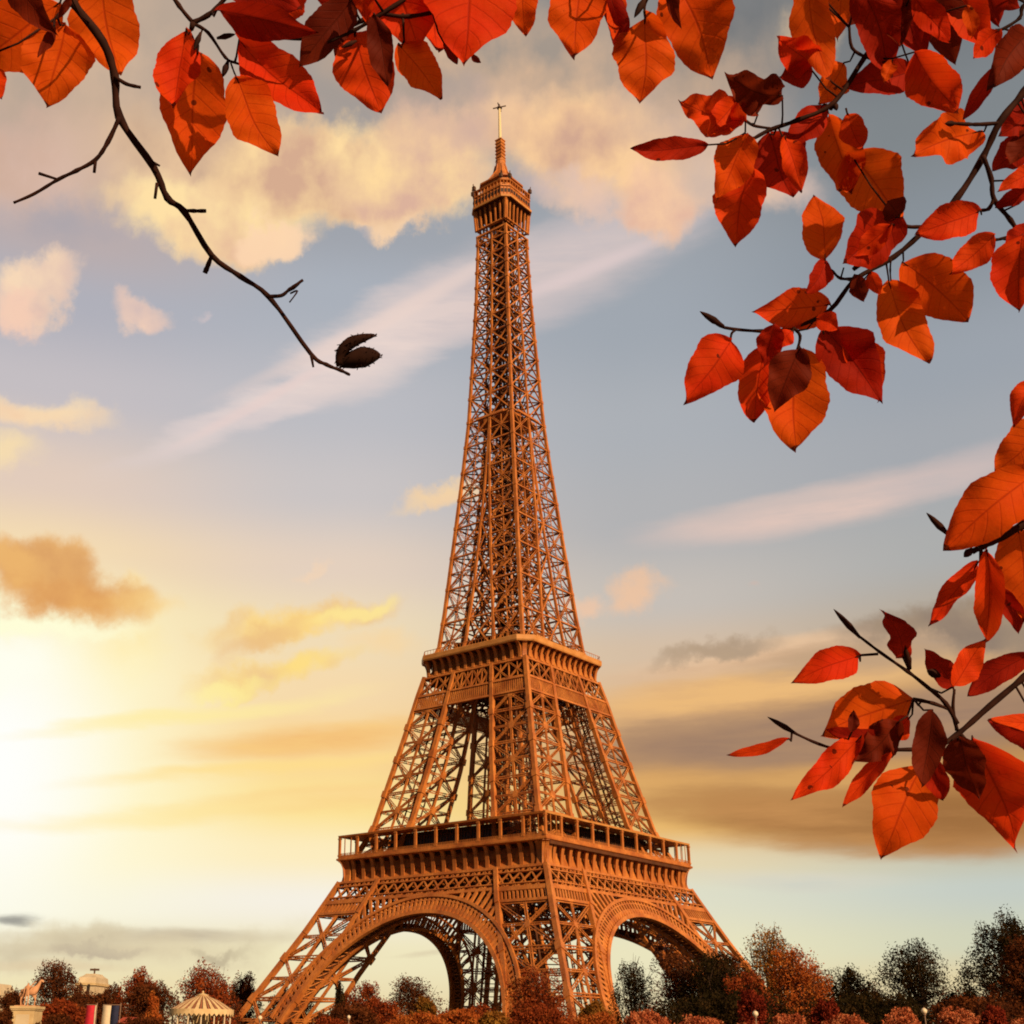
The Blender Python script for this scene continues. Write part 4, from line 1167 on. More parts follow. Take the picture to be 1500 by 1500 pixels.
m = MB(); m.lathe([(R * .24, .4), (R * .24, ze * .5), (R * .30, ze * .55), (R * .30, ze + .1)], 12); m.build('centre_drum', M['canvas'], ca)
cm_ = MB(); cm_.tube([(0, 0, .35), (0, 0, ze)], .11, 8); cm_.lathe([(.2, .35), (.2, .6), (.1, .7)], 8); cm_.lathe([(.1, ze - .5), (.22, ze - .2), (.22, ze)], 8); cm_ = cm_.mesh('column', M['cream_cloth'])
for j in range(14):
    a = 2 * PI * j / 14; o = bpy.data.objects.new('column', cm_); COL.objects.link(o); o.parent = ca; o.location = (R * .93 * math.cos(a), R * .93 * math.sin(a), 0)
hm = None
for j in range(10):
    a = 2 * PI * j / 10 + .2
    if hm is None:
        o = skin('ride_horse', [(v[0] * .62, v[1] * .62, v[2] * .62 + .9) for v in hv], he, [r_ * .62 for r_ in hr], M['cream_cloth'], ca); hm = o.data
    else:
        o = bpy.data.objects.new('ride_horse', hm); COL.objects.link(o); o.parent = ca
    o.location = (R * .68 * math.cos(a), R * .68 * math.sin(a), .3 * (j % 2)); o.rotation_euler = (0, 0, a + PI / 2)
    m = MB(); m.tube([(0, 0, .1), (0, 0, ze - 1)], .04, 6); m.build('ride_pole', M['mast'], o)

# red roofed kiosk
D = 150; b = place(192, D); k = D / FPX
ks = thing('kiosk', 'small kiosk with a low hipped red roof between banners and carousel', 'kiosk', b, FACE)
zk = zat(192, 1500, D) - b[2]; w = 19 * k
m = MB(); m.box((-w * .85, -1.2, 0), (w * .85, 1.2, zk)); m.build('wall', M['stone_house'], ks)
m = MB(); m.add([(-w, -1.5, zk), (w, -1.5, zk), (w, 1.5, zk), (-w, 1.5, zk), (-w * .6, 0, zk + .75), (w * .6, 0, zk + .75)], [(0, 1, 5, 4), (2, 3, 4, 5), (1, 2, 5), (3, 0, 4), (0, 3, 2, 1)]); m.build('roof', M['red_tile'], ks)

# lamp posts
def lamp(x, y, D, label, r=.24):
    b = place(x, D); t = thing('street_lamp', label, 'lamp', b, 0, 'globe street lamps on the bank'); z = zat(x, y, D) - b[2]
    m = MB(); m.tube([(0, 0, -.3), (0, 0, .6), (0, 0, z - r)], [.09, .06, .045], 8); m.lathe([(.16, 0), (.14, .5), (.07, .7)], 10); m.lathe([(.05, z - r - .15), (.12, z - r - .05), (.12, z - r + .04)], 10); m.build('post', M['pole'], t)
    m = MB(); m.lathe([(r * math.sin(a), z - r * math.cos(a)) for a in np.linspace(.15, PI - .05, 10)], 14); m.build('globe', M['lamp'], t, smooth=True)
    m = MB(); m.lathe([(r * .35, z + r * .92), (r * .3, z + r * 1.1), (.02, z + r * 1.3)], 8); m.build('cap', M['pole'], t)
lamp(1355, 1481, 105, 'white globe lamp between the two tallest coral bushes at the right')
lamp(1107, 1485, 110, 'white globe lamp left of the pale orange bush')
lamp(381, 1491, 115, 'small white globe lamp at the foot of the left tower leg', .2)
lamp(511, 1490, 115, 'small white globe lamp below the dark conical evergreen', .16)

# ------------------------------------------------------------------ overhanging beech branches
def beech(name, c1, c2, vein, transl):
    m = bpy.data.materials.new(name); m.use_nodes = True; t = m.node_tree; t.nodes.clear(); Lk = t.links
    def n(ty, **k):
        q = t.nodes.new(ty)
        for a, b in k.items(): setattr(q, a, b)
        return q
    def mt(op, a, b=None, clamp=False):
        q = n('ShaderNodeMath', operation=op, use_clamp=clamp)
        for i, v in enumerate((a, b)):
            if v is None: continue
            if isinstance(v, (int, float)): q.inputs[i].default_value = v
            else: Lk.new(v, q.inputs[i])
        return q.outputs[0]
    uv = n('ShaderNodeUVMap'); uv.uv_map = 'leaf'; sp = n('ShaderNodeSeparateXYZ'); Lk.new(uv.outputs[0], sp.inputs[0])
    au = mt('ABSOLUTE', mt('SUBTRACT', sp.outputs[0], .5))      # 0 at the midrib, .5 at the margin
    mid = mt('SUBTRACT', 1, mt('MULTIPLY', au, 38), True)
    ph = mt('FRACT', mt('MULTIPLY', mt('SUBTRACT', sp.outputs[1], mt('MULTIPLY', au, .42)), 8.0))
    lat = mt('MULTIPLY', mt('SUBTRACT', 1, mt('MULTIPLY', mt('ABSOLUTE', mt('SUBTRACT', ph, .5)), 13), True), .55)
    lat = mt('MULTIPLY', lat, mt('GREATER_THAN', sp.outputs[1], .0))
    ve = mt('MAXIMUM', mid, lat)
    tcn = n('ShaderNodeTexCoord'); oi = n('ShaderNodeObjectInfo')
    ad = n('ShaderNodeVectorMath', operation='ADD'); Lk.new(tcn.outputs['Object'], ad.inputs[0]); Lk.new(oi.outputs['Random'], ad.inputs[1])
    ns = n('ShaderNodeTexNoise'); ns.inputs['Scale'].default_value = 22; ns.inputs['Detail'].default_value = 6; Lk.new(ad.outputs[0], ns.inputs[0])
    nf = n('ShaderNodeTexNoise'); nf.inputs['Scale'].default_value = 160; nf.inputs['Detail'].default_value = 4; Lk.new(ad.outputs[0], nf.inputs[0])
    r = n('ShaderNodeMapRange'); r.inputs['From Min'].default_value = .34; r.inputs['From Max'].default_value = .66; Lk.new(ns.outputs['Fac'], r.inputs[0])
    f1 = mt('ADD', mt('MULTIPLY', r.outputs[0], .6), mt('MULTIPLY', mt('SUBTRACT', oi.outputs['Random'], .3), .55), True)
    cx = n('ShaderNodeMix', data_type='RGBA'); Lk.new(f1, cx.inputs[0]); cx.inputs[6].default_value = (*c1, 1); cx.inputs[7].default_value = (*c2, 1)
    cf = n('ShaderNodeMix', data_type='RGBA', blend_type='MULTIPLY'); Lk.new(mt('MULTIPLY', nf.outputs['Fac'], .5), cf.inputs[0]); Lk.new(cx.outputs[2], cf.inputs[6]); cf.inputs[7].default_value = (.62, .5, .4, 1)
    cvn = n('ShaderNodeMix', data_type='RGBA'); Lk.new(mt('MULTIPLY', ve, .75), cvn.inputs[0]); Lk.new(cf.outputs[2], cvn.inputs[6]); cvn.inputs[7].default_value = (*vein, 1)
    # brown spots and a scorched tip
    vo = n('ShaderNodeTexVoronoi'); vo.inputs['Scale'].default_value = 48; Lk.new(ad.outputs[0], vo.inputs[0])
    sp_ = mt('MULTIPLY', mt('LESS_THAN', vo.outputs['Distance'], .13), mt('GREATER_THAN', ns.outputs['Fac'], .55))
    tip = mt('GREATER_THAN', mt('ADD', sp.outputs[1], mt('MULTIPLY', nf.outputs['Fac'], .05)), .985)
    cs = n('ShaderNodeMix', data_type='RGBA'); Lk.new(mt('MULTIPLY', mt('MAXIMUM', sp_, tip), .8), cs.inputs[0]); Lk.new(cvn.outputs[2], cs.inputs[6]); cs.inputs[7].default_value = (.06, .01, .005, 1)
    d = n('ShaderNodeBsdfPrincipled'); d.inputs['Roughness'].default_value = .62; d.inputs['Specular IOR Level'].default_value = .06
    tr = n('ShaderNodeBsdfTranslucent'); ms = n('ShaderNodeMixShader'); ms.inputs[0].default_value = transl; o = n('ShaderNodeOutputMaterial')
    bp = n('ShaderNodeBump'); bp.inputs['Strength'].default_value = .35; bp.inputs['Distance'].default_value = .002
    Lk.new(mt('ADD', mt('MULTIPLY', ve, -.6), mt('MULTIPLY', nf.outputs['Fac'], .8)), bp.inputs['Height'])
    Lk.new(bp.outputs[0], d.inputs['Normal'])
    Lk.new(cs.outputs[2], d.inputs['Base Color']); Lk.new(cs.outputs[2], tr.inputs['Color'])
    Lk.new(d.outputs[0], ms.inputs[1]); Lk.new(tr.outputs[0], ms.inputs[2]); Lk.new(ms.outputs[0], o.inputs[0])
    return m
LM = {
 'o': beech('orange_beech_leaf', (.92, .095, .005), (.97, .145, .008), (.46, .032, .004), .5),
 'r': beech('red_beech_leaf', (.88, .042, .006), (.97, .098, .008), (.36, .016, .003), .48),
 'c': beech('crimson_beech_leaf', (.34, .014, .006), (.66, .034, .006), (.16, .008, .004), .48),
 'b': beech('shaded_beech_leaf', (.15, .016, .006), (.26, .030, .008), (.08, .010, .004), .4),  # shadowed leaves: shade from their neighbours put into the base colour
}
def nearest(path, p):
    best = None
    for a, b in zip(path[:-1], path[1:]):
        ab = b - a; t = np.clip((p - a) @ ab / (ab @ ab + 1e-12), 0, 1); q = a + ab * t; d = np.linalg.norm(q - p)
        if best is None or d < best[0]: best = (d, q)
    return best

def make_leaf(parent, root, paths, spec, D, seed):
    bx, by, tx, ty, wpx, col = spec[:6]; kw = spec[6] if len(spec) > 6 else {}
    rs = np.random.RandomState(seed)
    dz = kw.get('dz', rs.uniform(-.05, .05))
    tilt = kw.get('tilt', rs.uniform(-.35, .35)); roll = math.radians(kw.get('roll', rs.uniform(-26, 26)))
    fold = kw.get('fold', rs.uniform(.10, .34)) + rs.uniform(0, .05); bend = kw.get('bend', rs.uniform(-.12, .12)); crk = kw.get('crk', 0.04 + .08 * rs.rand() ** 2)
    a = at(bx, by, D + dz); L0 = math.hypot(tx - bx, ty - by) * (D + dz) / FPX
    b = at(tx, ty, D + dz + tilt * L0)
    ax = b - a; Ln = np.linalg.norm(ax); ax /= Ln
    nrm = CAM - (a + b) / 2; nrm -= ax * (nrm @ ax); nrm /= np.linalg.norm(nrm)
    side = np.cross(ax, nrm)
    nn = nrm * math.cos(roll) + side * math.sin(roll); ss = side * math.cos(roll) - nrm * math.sin(roll)
    half = wpx * .99 / 2 * (D + dz) / FPX / max(.55, math.cos(abs(roll)) ** .8 * math.cos(fold))
    NV, NU = 26, 10; vs = []; uvs = []
    asym = rs.uniform(.94, 1.06); p1 = rs.rand() * 6; teeth = 13
    curl = kw.get('curl', rs.uniform(-.16, .26))
    sd = rs.uniform(-.07, .07)
    pk = rs.uniform(.38, .47); pa = .72; pb = pa * (1 - pk) / pk
    mxw = pk ** pa * (1 - pk) ** pb
    for i in range(NV + 1):
        v = i / NV
        w_ = (v ** pa) * ((1 - v) ** pb) / mxw
        cx = math.sin(v * PI) * kw.get('bow', rs.uniform(-.03, .03) if i == 0 else bow) if False else 0
        for j in range(NU + 1):
            u = j / NU * 2 - 1
            au = abs(u)
            saw = 0
            if au > .99: saw = .05 * ((v * teeth) % 1.0) * (1 if .08 < v < .95 else 0) + .045 * math.sin(v * 11 + p1 + (u > 0) * 2) + .03 * math.sin(v * 23 + p1 * 3 + (u > 0) * 4)
            ww = half * w_ * (asym if u > 0 else 2 - asym) * (1 + saw)
            x = ww * u * math.cos(fold * (1 - .2 * au)); h_ = ww * au * math.sin(fold)
            h_ += Ln * bend * 4 * v * (1 - v) + curl * half * au ** 3 * math.sin(v * 5 + p1 + (u > 0)) * 1.6 + half * crk * math.sin(v * 17 + p1 + u * 1.7) * au * 1.2
            h_ += half * .035 * math.sin((v - .21 * au) * 8 * 2 * PI) * (1 - au) * 2 * au
            P = a + ss * (Ln * sd * math.sin(v * PI) * (.6 + .4 * v)) + nn * (Ln * .028 * math.sin(v * 6 + p1 * 2 + u)) + ax * (Ln * (v + .02 * math.sin(v * 7 + p1) * u)) + ss * x + nn * h_ + ss * half * .10 * math.sin(v * PI * 1.1 + p1)*v*(1-v)*2
            vs.append(P); uvs.append((u * .5 + .5, v))
    fs = [(i * (NU + 1) + j, i * (NU + 1) + j + 1, (i + 1) * (NU + 1) + j + 1, (i + 1) * (NU + 1) + j) for i in range(NV) for j in range(NU)]
    m = MB(); m.add(vs, fs); nl = len(fs)
    # petiole
    bst = min((nearest(p, a) for p in paths), key=lambda q: q[0])
    mid_ = vs[NU // 2 + 2 * (NU + 1)]
    q = bst[1] if bst[0] < .11 else a - ax * Ln * .14
    cp = (a + q) / 2 + np.array([0, 0, -.006])
    m.tube([q, cp, a, np.array(mid_) - nn * .0004], [.0013, .0010, .0010, .0006], 5)
    V = np.concatenate(m.v) - root
    me = bpy.data.meshes.new('leaf'); me.from_pydata(V.tolist(), [], m.f)
    me.materials.append(LM[col]); me.materials.append(M['twig'])
    ul = me.uv_layers.new(name='leaf'); allv = uvs + [(.1, .3)] * (len(V) - len(uvs))
    for lp in me.loops: ul.data[lp.index].uv = allv[lp.vertex_index]
    mi = [0] * nl + [1] * (len(me.polygons) - nl); me.polygons.foreach_set('material_index', mi)
    me.polygons.foreach_set('use_smooth', [True] * len(me.polygons))
    o = bpy.data.objects.new('leaf', me); COL.objects.link(o); o.parent = parent
    return o

def smooth_path(P, n=4):
    P = [np.asarray(p, float) for p in P]
    if len(P) < 3: return P
    out = []
    for i in range(len(P) - 1):
        p0, p1, p2, p3 = P[max(i - 1, 0)], P[i], P[i + 1], P[min(i + 2, len(P) - 1)]
        for k_ in range(n):
            t = k_ / n
            out.append(.5 * ((2 * p1) + (p2 - p0) * t + (2 * p0 - 5 * p1 + 4 * p2 - p3) * t * t + (3 * p1 - p0 - 3 * p2 + p3) * t ** 3))
    out.append(P[-1]); return out

def branch(label, D, stems, leaves, buds, seed):
    """stems: (points in the picture, start px thickness, end px thickness[, depth slope]); all at about D metres"""
    root = at(stems[0][0][0][0], stems[0][0][0][1], D)
    t = thing('beech_branch', label, 'branch', tuple(root), 0, 'overhanging beech branches')
    paths = []; rs = np.random.RandomState(seed)
    for si, s in enumerate(stems):
        pts, w0, w1 = s[:3]; sl = s[3] if len(s) > 3 else 0.0
        P = []
        for i, (x, y) in enumerate(pts):
            P.append(at(x, y, D + sl * i / max(1, len(pts) - 1) + (rs.uniform(-.004, .004) if si == 0 else 0)))
        P = smooth_path(P); paths.append(P)
        K = len(P); rad = [(w0 + (w1 - w0) * i / (K - 1)) / 2 * D / FPX * (1.0 + .10 * math.sin(i * 2.1 + si) + (.35 if i % 4 == 0 and 0 < i < K - 1 else 0) * .5) for i in range(K)]
        m = MB(); m.tube([p - root for p in P], rad, 8)
        m.build('stem' if si == 0 else 'twig', M['twig'], t, smooth=True)
    for i, sp_ in enumerate(leaves):
        make_leaf(t, root, paths, sp_, D, seed * 100 + i)
    for (x0, y0, x1, y1, w) in buds:
        a, b = at(x0, y0, D), at(x1, y1, D - .006); m = MB(); r_ = w / 2 * D / FPX
        m.tube([a + (b - a) * q - root for q in (0, .15, .4, .7, .9, 1)], [r_ * .45, r_ * .6, r_, r_ * .75, r_ * .35, r_ * .05], 7)
        m.build('bud', M['twig'], t, smooth=True)
    return t, root, paths

A_, ro, pa_ = branch('long bare drooping twig at the upper left, ending in an open husk', 1.15,
 [([(85, -40), (104, 0), (150, 60), (168, 112), (175, 172), (225, 245), (245, 290), (270, 310), (310, 374), (352, 405), (395, 436), (455, 518), (478, 534), (500, 543), (512, 549)], 14, 4.5, .03),
  ([(175, 172), (158, 208), (140, 234), (112, 250), (85, 263), (50, 284), (20, 297)], 7, 4),
  ([(168, 112), (185, 123), (206, 128)], 6, 5), ([(140, 234), (138, 253)], 5, 5), ([(85, 263), (57, 254)], 4, 5), ([(214, 232), (234, 243)], 5, 3), ([(230, 268), (227, 291)], 5, 4),
  ([(268, 308), (284, 309), (302, 309)], 5, 6), ([(310, 374), (305, 388), (300, 400)], 6, 8), ([(392, 434), (412, 433), (424, 424), (444, 410)], 6, 4), ([(425, 430), (436, 426), (424, 443)], 3, 2), ([(455, 516), (459, 538)], 6, 3),
  ([(104, 0), (92, 12), (80, 28)], 5, 3)],
 [(148, -42, 178, 112, 100, 'o', dict(roll=4, fold=.1, dz=.03)), (96, 36, 68, 157, 100, 'o', dict(roll=0, fold=.16, dz=.01)), (88, 4, -38, 96, 100, 'o', dict(roll=6, fold=.1, dz=.045)),
  (-24, 84, 3, 144, 32, 'r'), (18, -34, 84, 52, 46, 'b', dict(dz=-.03)), (80, 38, 55, 84, 16, 'b', dict(dz=-.04)), (104, -5, 84, 28, 12, 'b')],
 [(104, 0, 80, 30, 8), (420, 428, 443, 411, 7)], 1)
# the open husk
def husk(lobe_pts, wid, dz):
    m = MB(); P = [at(x, y, 1.18 + dz) - ro for x, y in lobe_pts]; K = len(P)
    r = [w * 1.18 / FPX for w in wid]; m.tube(smooth_path(P, 3), list(np.interp(np.linspace(0, K - 1, 3 * (K - 1) + 1), range(K), r)), 10)
    rs = np.random.RandomState(5)
    V = m.v[0]; c = V.mean(0)
    for i in range(70):
        v = V[rs.randint(len(V))]; d = v - c; d /= np.linalg.norm(d); d = d + rs.normal(size=3) * .5; d /= np.linalg.norm(d)
        m.beam(v - d * .001, v + d * (.0010 + .0016 * rs.rand()), .0005)
    return m.build('husk', M['husk'], A_, smooth=True)
husk([(496, 536), (500, 516), (514, 502), (532, 495), (549, 491)], [4, 8, 9.5, 6.5, 2], 0)
husk([(498, 534), (514, 528), (532, 523), (546, 521), (557, 521)], [5, 13, 16, 11, 3], .006)

branch('sprig of orange and red leaves hanging at the top left, right of the bare twig', 1.12,
 [([(244, -20), (262, 8), (283, 33), (305, 48), (330, 84), (345, 92), (360, 96)], 7, 3), ([(283, 33), (305, 22), (326, 2), (345, -20)], 8, 5), ([(283, 33), (280, 44)], 9, 7), ([(296, 44), (291, 60), (289, 80)], 3, 2.4), ([(338, 92), (343, 106), (347, 114)], 3, 2),
  ([(330, 8), (352, 26), (400, 50), (440, 56), (490, 48), (545, 22), (590, -10)], 6, 7)],
 [(273, 42, 253, 157, 60, 'r', dict(roll=18, fold=.45, dz=.0)), (290, 78, 280, 256, 98, 'o', dict(roll=2, fold=.1, dz=.02)), (346, 112, 408, 229, 76, 'o', dict(roll=-4, fold=.1)),
  (350, 58, 474, 168, 72, 'r', dict(roll=-14, fold=.5, dz=-.01)), (318, 14, 468, 46, 50, 'c', dict(roll=25, dz=-.03)), (518, -6, 438, 98, 58, 'b', dict(roll=10, dz=-.03)),
  (496, 52, 513, 127, 24, 'b'), (330, -20, 440, 14, 50, 'c', dict(dz=-.02)), (430, -30, 400, 40, 60, 'r', dict(dz=.01))],
 [(294, 48, 284, 74, 9), (318, 56, 345, 50, 9), (334, 90, 326, 113, 10)], 2)

branch('crowded clump of large red leaves at the top centre', 1.08,
 [([(480, 62), (520, 44), (556, 22), (600, -6), (640, -40)], 4, 9), ([(560, 20), (600, 24), (660, 10), (700, -20)], 6, 6), ([(590, 20), (592, 60)], 4, 3)],
 [(520, 46, 558, 165, 86, 'r', dict(roll=0, fold=.12, dz=.02)), (548, 20, 568, 128, 38, 'b', dict(dz=-.05, roll=5)), (570, -60, 614, 80, 110, 'r', dict(dz=-.01, fold=.1, roll=0)),
  (698, -70, 680, 97, 134, 'r', dict(dz=-.02, fold=.08, roll=0)), (584, 64, 646, 146, 58, 'o', dict(roll=-22, fold=.4, dz=.0)), (764, -40, 770, 54, 46, 'o', dict(dz=.03)),
  (532, -44, 538, 34, 32, 'r'), (650, 62, 670, 94, 14, 'b'), (640, -60, 640, 76, 110, 'r', dict(dz=.02)), (690, 80, 705, 92, 9, 'b'), (500, -40, 500, 30, 60, 'c', dict(dz=.02))],
 [(522, 60, 500, 70, 8)], 3)

branch('small sprig of four orange leaves at the top, right of the tower tip', 1.12,
 [([(962, -40), (952, -10), (945, 6), (944, 22)], 6, 3), ([(952, -10), (900, -14), (868, -30)], 5, 4), ([(955, -14), (984, -16), (1000, -30)], 5, 4)],
 [(852, -60, 842, 83, 86, 'o', dict(roll=0, fold=.08, dz=.02)), (884, -30, 911, 102, 32, 'c', dict(roll=20)), (945, 24, 937, 152, 88, 'o', dict(roll=0, fold=.14, dz=.01)),
  (990, -30, 1044, 116, 100, 'o', dict(roll=-10, fold=.2, dz=.02)), (984, -30, 998, 42, 20, 'b', dict(dz=-.04)), (902, -30, 896, 60, 30, 'r')],
 [(946, -4, 929, 26, 11)], 4)

branch('broad leafy branch crossing the upper right corner down to a hanging cluster', 1.5,
 [([(1560, 60), (1500, 135), (1465, 178), (1440, 230), (1402, 290), (1360, 332), (1310, 376), (1252, 410), (1215, 455), (1162, 480), (1116, 485), (1062, 480), (1045, 470)], 11, 4, .02),
  ([(1440, 228), (1452, 262), (1456, 292), (1480, 322), (1500, 352), (1530, 380)], 7, 6), ([(1465, 180), (1440, 182), (1418, 182), (1388, 180)], 6, 5), ([(1352, 332), (1330, 332), (1316, 324), (1308, 314)], 6, 4),
  ([(1253, 408), (1232, 408), (1220, 398), (1206, 384)], 5, 3), ([(1232, 406), (1236, 392)], 3, 2), ([(1305, 380), (1304, 396), (1305, 412)], 3, 2), ([(1456, 292), (1448, 306), (1436, 308)], 6, 5), ([(1480, 345), (1466, 350), (1452, 352)], 4, 5),
  ([(1080, 482), (1072, 488), (1070, 500)], 4, 3), ([(1162, 480), (1172, 492), (1168, 512)], 5, 4), ([(1215, 456), (1200, 470), (1206, 484)], 4, 3)],
 [(1435, 192, 1338, 226, 72, 'o', dict(roll=12, fold=.3, crk=.2)), (1437, 308, 1343, 342, 54, 'r', dict(roll=8)), (1456, 345, 1392, 400, 42, 'r', dict(roll=0)),
  (1498, 344, 1493, 457, 72, 'r', dict(roll=15, fold=.4)), (1510, 330, 1470, 372, 36, 'c', dict(dz=-.03)), (1322, 384, 1419, 472, 84, 'o', dict(roll=0, fold=.14)),
  (1302, 412, 1361, 533, 66, 'o', dict(roll=-16, fold=.3)), (1276, 398, 1290, 432, 22, 'r'), (1252, 402, 1266, 442, 26, 'b', dict(dz=-.03)),
  (1216, 446, 1102, 457, 62, 'r', dict(roll=0, fold=.14, dz=.02)), (1208, 382, 1178, 430, 32, 'c', dict(dz=-.03)), (1209, 380, 1191, 284, 60, 'o', dict(roll=0, fold=.1)),
  (1312, 320, 1234, 386, 74, 'c', dict(roll=-20, fold=.4, dz=-.03)), (1318, 316, 1300, 296, 40, 'b', dict(dz=-.04)), (1306, 328, 1238, 376, 34, 'r', dict(roll=10, dz=-.06)),
  (1244, 222, 1322, 322, 92, 'o', dict(roll=0, fold=.1, dz=.03)), (1215, 168, 1249, 282, 62, 'o', dict(roll=14, fold=.3)), (1242, 166, 1263, 218, 38, 'r', dict(dz=-.02)),
  (1071, 500, 1003, 589, 76, 'r', dict(roll=6, fold=.14)), (1124, 500, 1105, 619, 58, 'r', dict(roll=10)), (1176, 512, 1166, 660, 96, 'o', dict(roll=0, fold=.22, dz=.02)),
  (1172, 510, 1134, 604, 60, 'b', dict(dz=-.05, roll=0)), (1134, 474, 1120, 536, 38, 'c', dict(dz=-.03)), (1196, 466, 1228, 482, 30, 'r'), (1206, 482, 1291, 591, 78, 'c', dict(roll=-10, fold=.35)),
  (1160, 484, 1134, 512, 26, 'r', dict(dz=-.02)), (1230, 486, 1288, 588, 48, 'r', dict(roll=-30, fold=.4, dz=.02)), (1520, 205, 1454, 252, 46, 'c'), (1520, 250, 1462, 280, 30, 'r'), (1512, 275, 1458, 302, 26, 'c', dict(dz=-.02)),
  (1520, 150, 1462, 200, 50, 'c', dict(dz=.03)), (1520, 190, 1478, 240, 40, 'b')],
 [(1060, 478, 1025, 456, 11), (1322, 326, 1308, 310, 5), (1400, 181, 1384, 181, 9), (1455, 352, 1440, 352, 8), (1250, 395, 1300, 352, 14)], 5)

branch('dense cluster of red and shade-coloured leaves at the top right, left of the long branch', 1.42,
 [([(1330, -30), (1310, 30), (1268, 82), (1222, 150), (1168, 176), (1128, 190), (1100, 204), (1090, 196)], 8, 5), ([(1222, 150), (1216, 160)], 6, 7), ([(1128, 188), (1104, 184), (1092, 176)], 4, 4), ([(1268, 84), (1248, 70), (1244, 40)], 5, 4),
  ([(1520, -10), (1498, 10), (1494, 26), (1470, 42), (1458, 44)], 6, 4), ([(1330, 20), (1312, 36)], 5, 4)],
 [(1038, 212, 924, 218, 34, 'c', dict(roll=15, fold=.35)), (1092, 178, 996, 150, 64, 'r', dict(roll=20, fold=.4, crk=.3)), (1078, 148, 1032, 200, 46, 'r', dict(dz=-.02)),
  (1146, 140, 1062, 106, 56, 'b', dict(crk=.3)), (1110, 168, 1080, 112, 40, 'b'), (1094, 196, 1050, 294, 60, 'o', dict(roll=0)), (1100, 244, 1078, 361, 72, 'r', dict(roll=6, dz=.02)),
  (1128, 196, 1162, 290, 78, 'c', dict(roll=-8, fold=.35)), (1150, 200, 1176, 280, 36, 'r', dict(roll=-20, dz=-.02)), (1207, 152, 1150, 228, 44, 'c', dict(roll=15)),
  (1200, 96, 1140, 58, 54, 'r', dict(crk=.2)), (1190, 104, 1142, 112, 40, 'c', dict(dz=-.01)), (1182, -40, 1216, 118, 58, 'o', dict(roll=-6)), (1236, 92, 1198, 152, 52, 'o', dict(fold=.2)),
  (1256, -30, 1300, 110, 62, 'c', dict(dz=-.03, roll=0)), (1300, -30, 1318, 70, 50, 'b', dict(dz=-.01, roll=5)), (1238, -36, 1226, 60, 44, 'o', dict(dz=.02)), (1336, 104, 1232, 128, 52, 'c', dict(roll=10)), (1308, 88, 1296, 120, 20, 'o', dict(dz=-.03)),
  (1318, -36, 1352, 86, 58, 'c', dict(dz=-.02)), (1356, -36, 1400, 94, 66, 'b', dict(dz=.0, roll=0)), (1400, -40, 1452, 74, 56, 'r', dict(dz=-.01)), (1336, -10, 1392, 62, 40, 'r', dict(dz=-.04)), (1440, -40, 1464, 40, 40, 'c', dict(dz=.02)), (1416, 8, 1424, 56, 22, 'o', dict(dz=-.05)), (1464, 44, 1426, 86, 34, 'r', dict(dz=-.04)),
  (1340, 76, 1404, 164, 70, 'r', dict(roll=8, fold=.3)), (1458, 98, 1411, 174, 24, 'c'), (1510, 44, 1456, 128, 58, 'b'), (1430, -30, 1496, 12, 34, 'c'), (1180, -30, 1178, 44, 30, 'c', dict(dz=.03)), (1300, -20, 1240, 40, 50, 'b', dict(dz=.02))],
 [(1222, 150, 1226, 162, 9), (1318, 34, 1300, 44, 6)], 6)

branch('sprig of orange leaves at the right edge, halfway down', 1.22,
 [([(1560, 735), (1500, 768), (1465, 788), (1440, 800), (1424, 808)], 12, 9), ([(1440, 800), (1400, 790), (1392, 786)], 5, 4)],
 [(1520, 690, 1385, 804, 84, 'o', dict(roll=0, fold=.14)), (1530, 620, 1456, 692, 66, 'o', dict(dz=.03, roll=0)), (1520, 560, 1484, 624, 36, 'r'), (1432, 824, 1359, 914, 32, 'r', dict(roll=30)),
  (1446, 806, 1444, 940, 40, 'r', dict(roll=0, fold=.5)), (1462, 860, 1492, 928, 28, 'c'), (1490, 770, 1500, 912, 78, 'o', dict(roll=0, fold=.1, dz=.02)), (1560, 700, 1480, 760, 50, 'r', dict(dz=-.03))],
 [(1390, 784, 1357, 751, 11), (1424, 804, 1412, 816, 12)], 7)

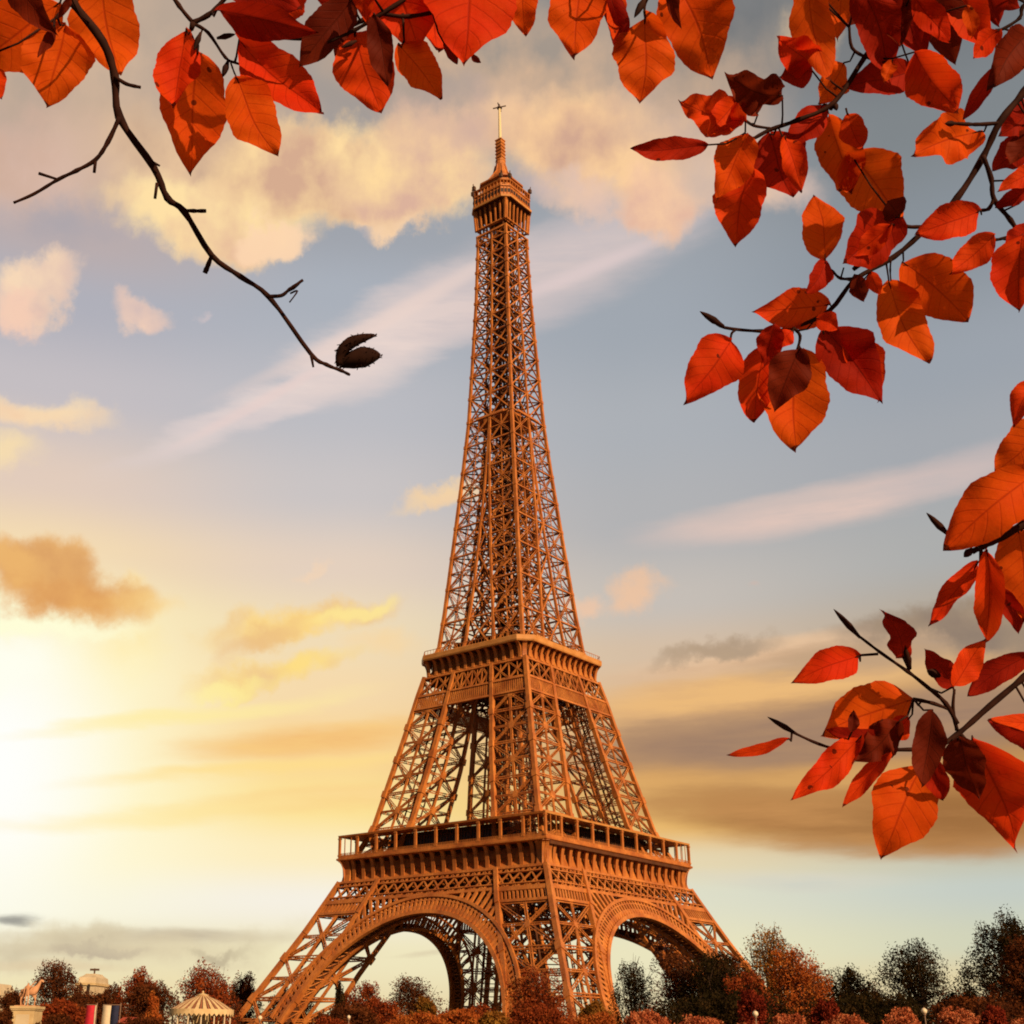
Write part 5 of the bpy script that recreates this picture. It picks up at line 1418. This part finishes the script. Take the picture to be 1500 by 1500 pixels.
branch('spreading sprig of red leaves at the lower right with pointed buds', 1.3,
 [([(1560, 940), (1500, 992), (1450, 1034), (1402, 1076), (1370, 1095), (1330, 1098), (1290, 1098)], 10, 5), ([(1402, 1060), (1385, 1030), (1358, 1006), (1330, 984), (1290, 956), (1256, 930)], 7, 4), ([(1290, 1098), (1240, 1100), (1200, 1090), (1160, 1072)], 5, 4),
  ([(1402, 1070), (1396, 1040), (1398, 1010)], 6, 4), ([(1338, 1024), (1366, 1030), (1393, 1040)], 6, 5), ([(1258, 960), (1286, 958)], 4, 4), ([(1330, 984), (1332, 972)], 6, 5), ([(1404, 1072), (1420, 1090)], 6, 5)],
 [(1260, 960, 1160, 1000, 50, 'r', dict(roll=4, fold=.12)), (1324, 966, 1290, 893, 38, 'c', dict(roll=20, fold=.4, crk=.3)), (1338, 1024, 1202, 1078, 86, 'o', dict(roll=0, fold=.12, dz=.02)),
  (1156, 1082, 1066, 1106, 17, 'r'), (1262, 1078, 1158, 1172, 44, 'r', dict(crk=.25)), (1318, 1056, 1252, 1116, 50, 'b', dict(dz=-.03, crk=.3)), (1306, 1102, 1236, 1182, 26, 'r', dict(roll=20)),
  (1352, 1120, 1291, 1259, 90, 'o', dict(roll=0, fold=.18)), (1366, 1040, 1350, 1152, 44, 'b', dict(dz=-.05, roll=0)), (1362, 1108, 1382, 1172, 34, 'c'), (1396, 1006, 1442, 936, 40, 'r', dict(roll=12)), (1396, 1006, 1354, 950, 36, 'c', dict(roll=-12)),
  (1510, 958, 1418, 1020, 38, 'c'), (1424, 1078, 1486, 1238, 108, 'r', dict(roll=0, fold=.2, dz=.02)), (1404, 1080, 1434, 1172, 58, 'b', dict(dz=-.02)), (1540, 1085, 1447, 1054, 44, 'c'), (1540, 1060, 1450, 1052, 30, 'r', dict(dz=.02)),
  (1332, 1052, 1290, 1082, 32, 'r'), (1420, 1096, 1370, 1108, 18, 'c'), (1300, 1080, 1210, 1068, 26, 'c', dict(dz=-.02)), (1248, 1072, 1250, 1040, 16, 'b', dict(dz=-.03))],
 [(1260, 934, 1221, 892, 10), (1168, 1076, 1124, 1050, 9), (1333, 980, 1325, 944, 11), (1376, 990, 1358, 982, 14)], 8)
